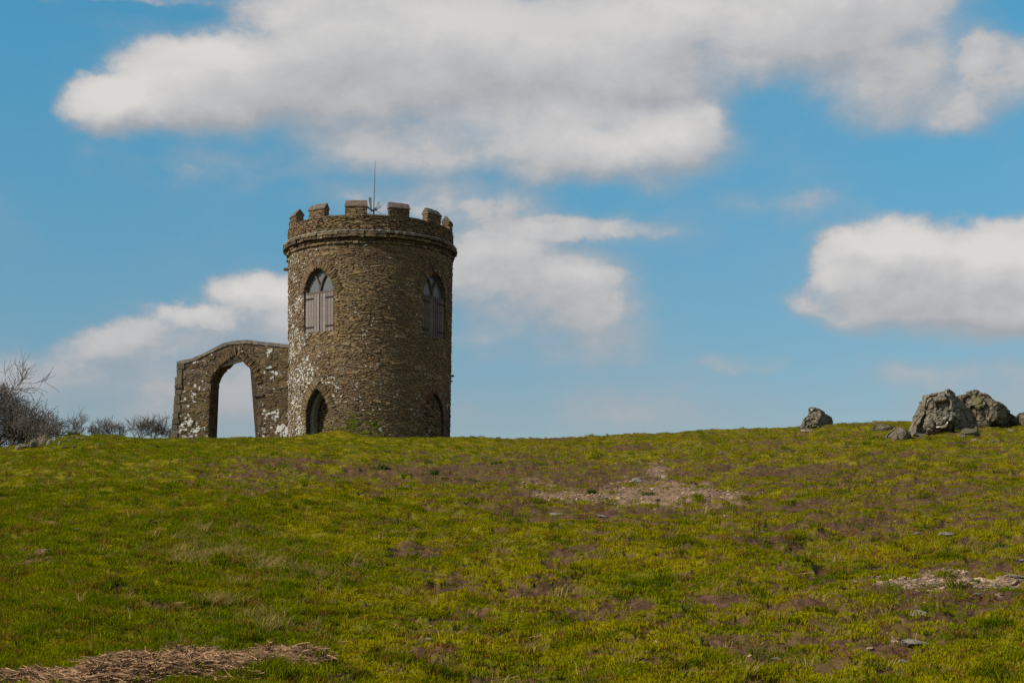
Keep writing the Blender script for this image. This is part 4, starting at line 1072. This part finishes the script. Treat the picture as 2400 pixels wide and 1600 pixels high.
def spread_points(dens_fn, y0, y1, umax=.43):
    ys = np.linspace(y0, y1, 400); pdf = np.array([dens_fn(v) for v in ys]) * 2 * umax * ys; cdf = np.concatenate([[0], np.cumsum((pdf[1:] + pdf[:-1]) / 2 * np.diff(ys))]); n = int(cdf[-1])
    y = np.interp(rs.uniform(0, cdf[-1], n), cdf, ys); return rs.uniform(-umax, umax, n) * y, y
def build_grass():
    x1, y1 = spread_points(lambda d: GD * (12 / d) ** 1.2, 8.35, 30); x2, y2 = spread_points(lambda d: 60, 30, 69)
    x = np.concatenate([x1, x2]); y = np.concatenate([y1, y2]); zb = h_base(x, y); M = masks(x, y, zb); n = len(x); U = rs.uniform
    bare = np.maximum(np.maximum(M['soil'], M['scree']), M['litter'] * .93)
    keep = U(0, 1, n) > bare * .96 - .02 * (M['litter'] < .5)
    r = U(0, 1, n)
    isdry = (r < M['dry'] * .5 + .004); islong = (~isdry) & (U(0, 1, n) < np.maximum(M['longg'] * .7, M['dark'] * .6))
    idx = np.where(isdry, 7 + rs.randint(0, 2, n), np.where(islong, 4 + rs.randint(0, 3, n), rs.randint(0, 4, n)))
    tone = np.clip(M['tone'] * .9 + .5 + rs.normal(0, .08, n), 0, 1)[:, None]
    g = (1 - tone) * np.array([[.160, .175, .001]]) + tone * np.array([[.320, .268, .001]])
    g = g * (1 - .55 * M['dark'][:, None] * np.array([[1.0, .75, 1.0]]))
    lg = M['longg'][:, None] * .65; g = g * (1 - lg) + lg * np.array([[.140, .175, .002]])
    dr = np.array([[.34, .25, .075]]) * U(.6, 1.15, n)[:, None]
    br = np.array([[.21, .115, .02]]); mb = (U(0, 1, n) < .13 + .2 * sst(fbm(x, y, 1.1, 3, 55), .05, .4))[:, None]; g = np.where(mb, br, g)
    col = np.where(isdry[:, None], dr, g) * U(.88, 1.12, n)[:, None]
    z = h_full(x, y, M)
    far = y > 30; sc = U(.75, 1.25, n) * np.where(far, 1.5, 1 + .012 * (y - 9)); hz = sc * U(.8, 1.3, n) * np.where(M['dark'] > .5, 1.05, 1) * np.where(far & (y > 58), .8, 1)
    k = keep
    pts = np.stack([x, y, z - .004], 1)[k]; rot = np.stack([rs.normal(0, .12, n), rs.normal(0, .12, n), U(0, 6.28, n)], 1)[k]; scl = np.stack([sc, sc, hz], 1)[k]
    return scatter('grass', pts, rot, scl, idx[k], col[k], CL)
GD = 640
build_grass()

# stone chips of the screes
CH = []
for i in range(5):
    V, F = small_stone_mesh(200 + i, [.45, .3, .55, .35, .6][i], 2, 7); me = bpy.data.meshes.new('chip'); me.from_pydata([tuple(v) for v in V], [], F); me.materials.append(M_CHIP); CH.append(me)
cp = np.concatenate([rnd_in(None, 5200, .3, 'scree'), rnd_in(None, 420, .6, 'soil', 10)]); n = len(cp)
sz = np.concatenate([np.exp(rs.normal(math.log(.009), .65, 5200)), np.exp(rs.normal(math.log(.011), .5, n - 5200))]).clip(.006, .10) * (1 + .012 * (cp[:, 1] - 12))
zz = h_full(cp[:, 0], cp[:, 1]); cc = np.array([[.38, .285, .19]]) * rs.uniform(.45, 1.2, (n, 1)) * np.stack([np.ones(n), rs.uniform(.92, 1.0, n), rs.uniform(.85, 1.05, n)], 1)
scatter('gravel', np.stack([cp[:, 0], cp[:, 1], zz + sz * .15], 1), np.stack([rs.normal(0, .25, n), rs.normal(0, .25, n), rs.uniform(0, 6.28, n)], 1), np.stack([sz, sz, sz], 1), rs.randint(0, 5, n), cc, CH)

# dead bracken lying in the bottom left corner
ST = []
for i in range(6):
    rr = np.random.RandomState(300 + i); V, F = [], []; m = 7; L = rr.uniform(.12, .26); kx = rr.uniform(-.5, .5); w_ = rr.uniform(.002, .0042)
    for j in range(m + 1):
        t = j / m - .5; yb = kx * L * (t * t) * 1.5; zb = .02 + rr.uniform(-.004, .006) + .03 * (t + .5) * (i % 2)
        V += [(t * L, yb - w_, zb), (t * L, yb + w_, zb), (t * L, yb, zb + w_ * 1.4)]
    for j in range(m):
        for q in range(3): F.append((j * 3 + q, j * 3 + (q + 1) % 3, j * 3 + 3 + (q + 1) % 3, j * 3 + 3 + q))
    if i >= 4:      # frond remains with side leaflets
        for j in range(1, m):
            b = V[j * 3]; ln = .035 * (1 - abs(j / m - .5))
            for sg in (-1, 1):
                k = len(V); V += [(b[0], b[1], b[2]), (b[0] + .008, b[1], b[2]), (b[0] + .015, b[1] + sg * ln, b[2] + rr.uniform(-.01, .015))]; F.append((k, k + 1, k + 2))
    me = bpy.data.meshes.new('strand'); me.from_pydata(V, [], F); me.materials.append(M_STRAW); ST.append(me)
lp = np.concatenate([rnd_in(None, 12000, .25, 'litter', 8.4), rnd_in(None, 1500, .01, 'litter', 8.4), rnd_in(None, 260, .75, 'dry', 8.6)]); n = len(lp); zz = h_full(lp[:, 0], lp[:, 1])
t = rs.uniform(0, 1, (n, 1)); cc = (1 - t) * np.array([[.15, .080, .045]]) + t * np.array([[.40, .245, .135]])
scatter('bracken_litter', np.stack([lp[:, 0], lp[:, 1], zz - .006 + rs.uniform(0, .014, n)], 1), np.stack([rs.normal(0, .09, n), rs.normal(0, .12, n), rs.uniform(0, 6.28, n)], 1), np.repeat(rs.uniform(.25, .95, (n, 1)), 3, 1), rs.randint(0, 6, n), cc, ST)

# ------------------------------------------------------------------ single plants
def plant_material(name, c0, c1): return plain(name, c0, c1, 30, .8, .002)
M_TUSS = plant_material('tussock_green', (.030, .055, .006), (.075, .11, .012)); M_SPRIG = plant_material('sprig_green', (.07, .15, .02), (.14, .25, .05))
M_TWIG = plain('twig_bark', (.07, .056, .047), (.18, .15, .128), 3, .9, .002); M_STEM = plain('pale_stem', (.30, .22, .12), (.5, .40, .26), 20, .8, .002)
M_HEATH = plant_material('heather_brown', (.06, .05, .012), (.12, .11, .02))
def tussock(px, py, w_, h_, label, m=M_TUSS, cat='tussock', name='grass_tussock', n=150):
    x, y = ground_at(px, py); z = gz(x, y); sc = y / FPX * S; R_ = w_ * sc / 2; H = h_ * sc; rr = np.random.RandomState(int(px * 7 + py)); V, F = [], []
    for i in range(n):
        a = rr.uniform(0, 6.28); r = R_ * .75 * math.sqrt(rr.rand()); bx, by = r * math.cos(a), r * math.sin(a); h = H * rr.uniform(.5, 1.15) * (1 - .45 * (r / R_) ** 2); fa = rr.uniform(0, 3.14); q = max(.006, R_ * .035)
        dx, dy = math.cos(a) * h * .45 + rr.normal(0, .2) * h, math.sin(a) * h * .45 + rr.normal(0, .2) * h; k = len(V); wx, wy = math.cos(fa) * q, math.sin(fa) * q
        V += [(bx - wx, by - wy, -.02), (bx + wx, by + wy, -.02), (bx + dx * .4 + wx * .7, by + dy * .4 + wy * .7, h * .65), (bx + dx * .4 - wx * .7, by + dy * .4 - wy * .7, h * .65), (bx + dx, by + dy, h)]; F += [(k, k + 1, k + 2, k + 3), (k + 3, k + 2, k + 4)]
    o = mesh_obj(name, V, F, m, loc=(x, y, z)); tag(o, label, cat); return o
for a in [(880,1082,24,16,'dark round grass tussock, highest of those on the brown bank below the tower'),(997,1089,26,13,'dark grass tussock right of the round one on the brown bank'),(935,1090,32,11,'low wide green tussock between the two dark ones on the bank'),(860,1092,20,9,'small green tussock left below the round dark one'),
 (975,1102,20,10,'small tussock below the dark pair on the bank'),(1022,1104,20,9,'small tussock on the bank right of the dark pair'),(1080,1106,46,11,'wide green tussock at the right of the brown bank'),(1140,1068,34,12,'green tussock above the brown bank, right of the tower'),(985,1060,30,8,'flat green tussock on the upper brown bank'),
 (1510,1090,36,11,'green tussock at the head of the stony patch'),(1360,1124,24,14,'upright green tussock in the bare earth left of the scree'),(1490,1130,44,14,'green tussock inside the big scree'),(1610,1117,36,9,'green tussock at the upper right of the scree'),(1240,1068,50,16,'bushy green tussock on the slope left of the bare earth'),
 (2232,1322,50,12,'dark green tussock behind the stones of the right scree'),(2300,1248,50,14,'green tussock above the right scree'),(2118,1208,50,12,'green tussock in the slope at right above the flat stones'),(640,1075,30,9,'small tussock beside the hollow under the arched wall')]:
    tussock(*a)
for a in [(415,1518,34,18,'tuft of fresh green leaves, largest growing through the dead bracken'),(470,1508,22,12,'small green sprig right of the large one in the dead bracken'),(500,1507,26,11,'third green sprig in the middle of the dead bracken'),(215,1555,40,16,'fresh green leaves at the left of the dead bracken'),(480,1528,22,9,'pale green leaf tuft low in the dead bracken'),(150,1550,30,14,'green tuft at the far left of the dead bracken')]:
    tussock(*a, m=M_SPRIG, cat='plant', name='green_sprig', n=40)
for a in [(170,1003,34,13,'brown heathery tuft on the turf hummock of the left skyline'),(80,1016,50,18,'brown heather growing over the rock heap at left'),(270,1000,44,10,'straw coloured tuft with stones below the leafless shrubs')]:
    tussock(*a, m=M_HEATH, cat='heather', name='heather', n=200)
def stem(p0, p1, r, label, bend=.1):
    x, y = ground_at(*p0); z = gz(x, y); sc = y / FPX * S; d = Vector(((p1[0] - p0[0]) * sc, 0, -(p1[1] - p0[1]) * sc)); a = Vector((0, 0, -.02)); m = d * .5 + Vector((bend * d.length, .01, 0))
    V, F = join([tube(a, m, r, r * .9), tube(m, d, r * .9, r * .5)]); o = mesh_obj('dry_stem', V, F, M_STEM, loc=(x, y, z)); tag(o, label, 'stem')
stem((300, 1450), (293, 1415), .0042, 'pale broken bracken stem standing in the grass at lower left', .04)
stem((172, 1358), (202, 1345), .0035, 'thin dry stalk lying in the grass at left, right of centre height'.replace(', right of centre height', ' above the standing stem'))
stem((648, 1392), (655, 1374), .003, 'bent dry stalk poking out of the long grass', -.2)
stem((150, 1172), (140, 1158), .003, 'pair-less thin straw stalk near the dead bracken patch at left'.replace('pair-less ', ''))
stem((148, 1300), (150, 1282), .003, 'short straw stalk in the lower bracken patch at left'); stem((500, 1532), (492, 1517), .004, 'pale stalk sticking out of the dead bracken')
stem((1722, 1429), (1720, 1419), .003, 'tiny dry stalk in a brown hollow right of centre')

# leafless trees behind the crest
def branches(rg_, p, d, L, r, level, maxl, out, up=.15, kids=(6, 6, 5, 4), wob=.22, ratio=.58, rmin=.007):
    n = 5 if level < 2 else 4; pts = [Vector(p)]; dirs = []; d = Vector(d).normalized()
    for i in range(n):
        d = (d + Vector(rg_.normal(0, wob, 3)) * .6 + Vector((0, 0, up))).normalized(); pts.append(pts[-1] + d * L / n); dirs.append(d.copy())
    rr = [max(rmin, r * (1 - .7 * i / n)) for i in range(n + 1)]
    for i in range(n): out.append((pts[i], pts[i + 1], rr[i], rr[i + 1], level))
    if level >= maxl: return
    for k in range(kids[min(level, len(kids) - 1)]):
        t = rg_.uniform(.25, 1.0) if level else rg_.uniform(.5, 1.0); i = min(n - 1, int(t * n)); b = pts[i].lerp(pts[i + 1], t * n - i)
        ax = dirs[i].orthogonal().normalized(); ax.rotate(__import__('mathutils').Quaternion(dirs[i], rg_.uniform(0, 6.28)))
        sp = rg_.uniform(.45, 1.05); nd = dirs[i] * math.cos(sp) + ax * math.sin(sp)
        branches(rg_, b, nd, L * ratio * rg_.uniform(.7, 1.25), rr[i] * .6, level + 1, maxl, out, up, kids, wob, ratio, rmin)
def tubes_np(segs, nside=3):
    V, F = [], []
    for (a, b, r0, r1, lv) in segs:
        d = (b - a); 
        if d.length < 1e-5: continue
        d.normalize(); x = d.orthogonal().normalized(); y = d.cross(x); k = len(V); ns = 6 if lv == 0 else nside
        for p, r in ((a, r0), (b, r1)):
            for j in range(ns): t_ = 2 * math.pi * j / ns; V.append(p + x * (r * math.cos(t_)) + y * (r * math.sin(t_)))
        for j in range(ns): F.append((k + j, k + (j + 1) % ns, k + ns + (j + 1) % ns, k + ns + j))
    return V, F
def bare_tree(name, px, Yd, label, cat, seed, stems, Ls, r, spread, kids, maxl, lift=0, group=None, dirs=None, up=.1, rmin=.009, sink=.15):
    x = (px * S - 1200) / FPX * Yd; z = gz(x, Yd) - sink + lift; rg_ = np.random.RandomState(seed); stems_l = []
    for s_ in range(stems):
        if dirs: d = dirs[s_ % len(dirs)]
        else: a = rg_.uniform(0, 6.28); d = (math.cos(a) * spread, math.sin(a) * spread, 1)
        segs = []; stems_l.append(segs)
        branches(rg_, (rg_.normal(0, .06), rg_.normal(0, .06), 0), d, Ls * rg_.uniform(.75, 1.15), r, 0, maxl, segs, up=up, kids=kids, rmin=rmin)
    root = empty(name, (x, Yd, z), label=label, cat=cat, group=group)
    tw = []
    for st_ in stems_l:
        V, F = tubes_np([s for s in st_ if s[4] <= 1]); mesh_obj('limb' if cat == 'tree' else 'stem', V, F, M_TWIG, root); tw += [s for s in st_ if s[4] > 1]
    V, F = tubes_np(tw); mesh_obj('crown', V, F, M_TWIG, root)
    if cat == 'tree': V, F = tube((0, 0, -.5), (0, 0, .25), r * 2.2, r * 1.6, 8); mesh_obj('trunk', V, F, M_TWIG, root)
    return root
bare_tree('bare_tree', -35, 76, 'leafless spreading tree at the left edge, its low boughs reaching over the rocks', 'tree', 5, 11, 2.35, .10, 1,
          (8, 8, 7, 4), 3, dirs=[(1, 0, .55), (.9, -.3, .25), (.8, .4, 1.1), (.4, -.2, 1.6), (-.3, .2, 1.5), (-1, 0, .7), (-.7, .5, .5), (.2, .9, .8), (.2, -.9, .8), (1, .1, .1), (.6, .1, 1.3)], up=.03, rmin=.0085)
bare_tree('bare_tree', 75, 74, 'low leafless bush behind the rock heap at left', 'tree', 9, 13, 1.45, .035, 1.25, (8, 7, 5), 2, up=.07, rmin=.0085)
for i, (px, L, st, lab, sp) in enumerate([(176, .95, 3, 'smallest leafless shrub, two thin sprays above the turf hummock', .35), (225, .85, 5, 'leafless shrub left in the row between hummock and arched wall', .5), (262, .85, 6, 'leafless shrub, second from the left in the row', .6),
        (318, .85, 7, 'leafless shrub, third from the left in the row', .5), (355, .95, 7, 'tallest leafless shrub of the row, nearest the arched wall', .45), (383, .55, 4, 'small leafless shrub close against the arched wall', .4), (120, .75, 5, 'slender leafless shrub between the bush and the hummock', .5)]):
    bare_tree('bare_shrub', px, 73 if i != 6 else 72, lab, 'shrub', 40 + i, st + 4, L * .8, .018, sp * 2.2, (6, 6, 5), 2, up=.12, rmin=.0062, group='leafless shrubs behind the left crest', sink=.05)
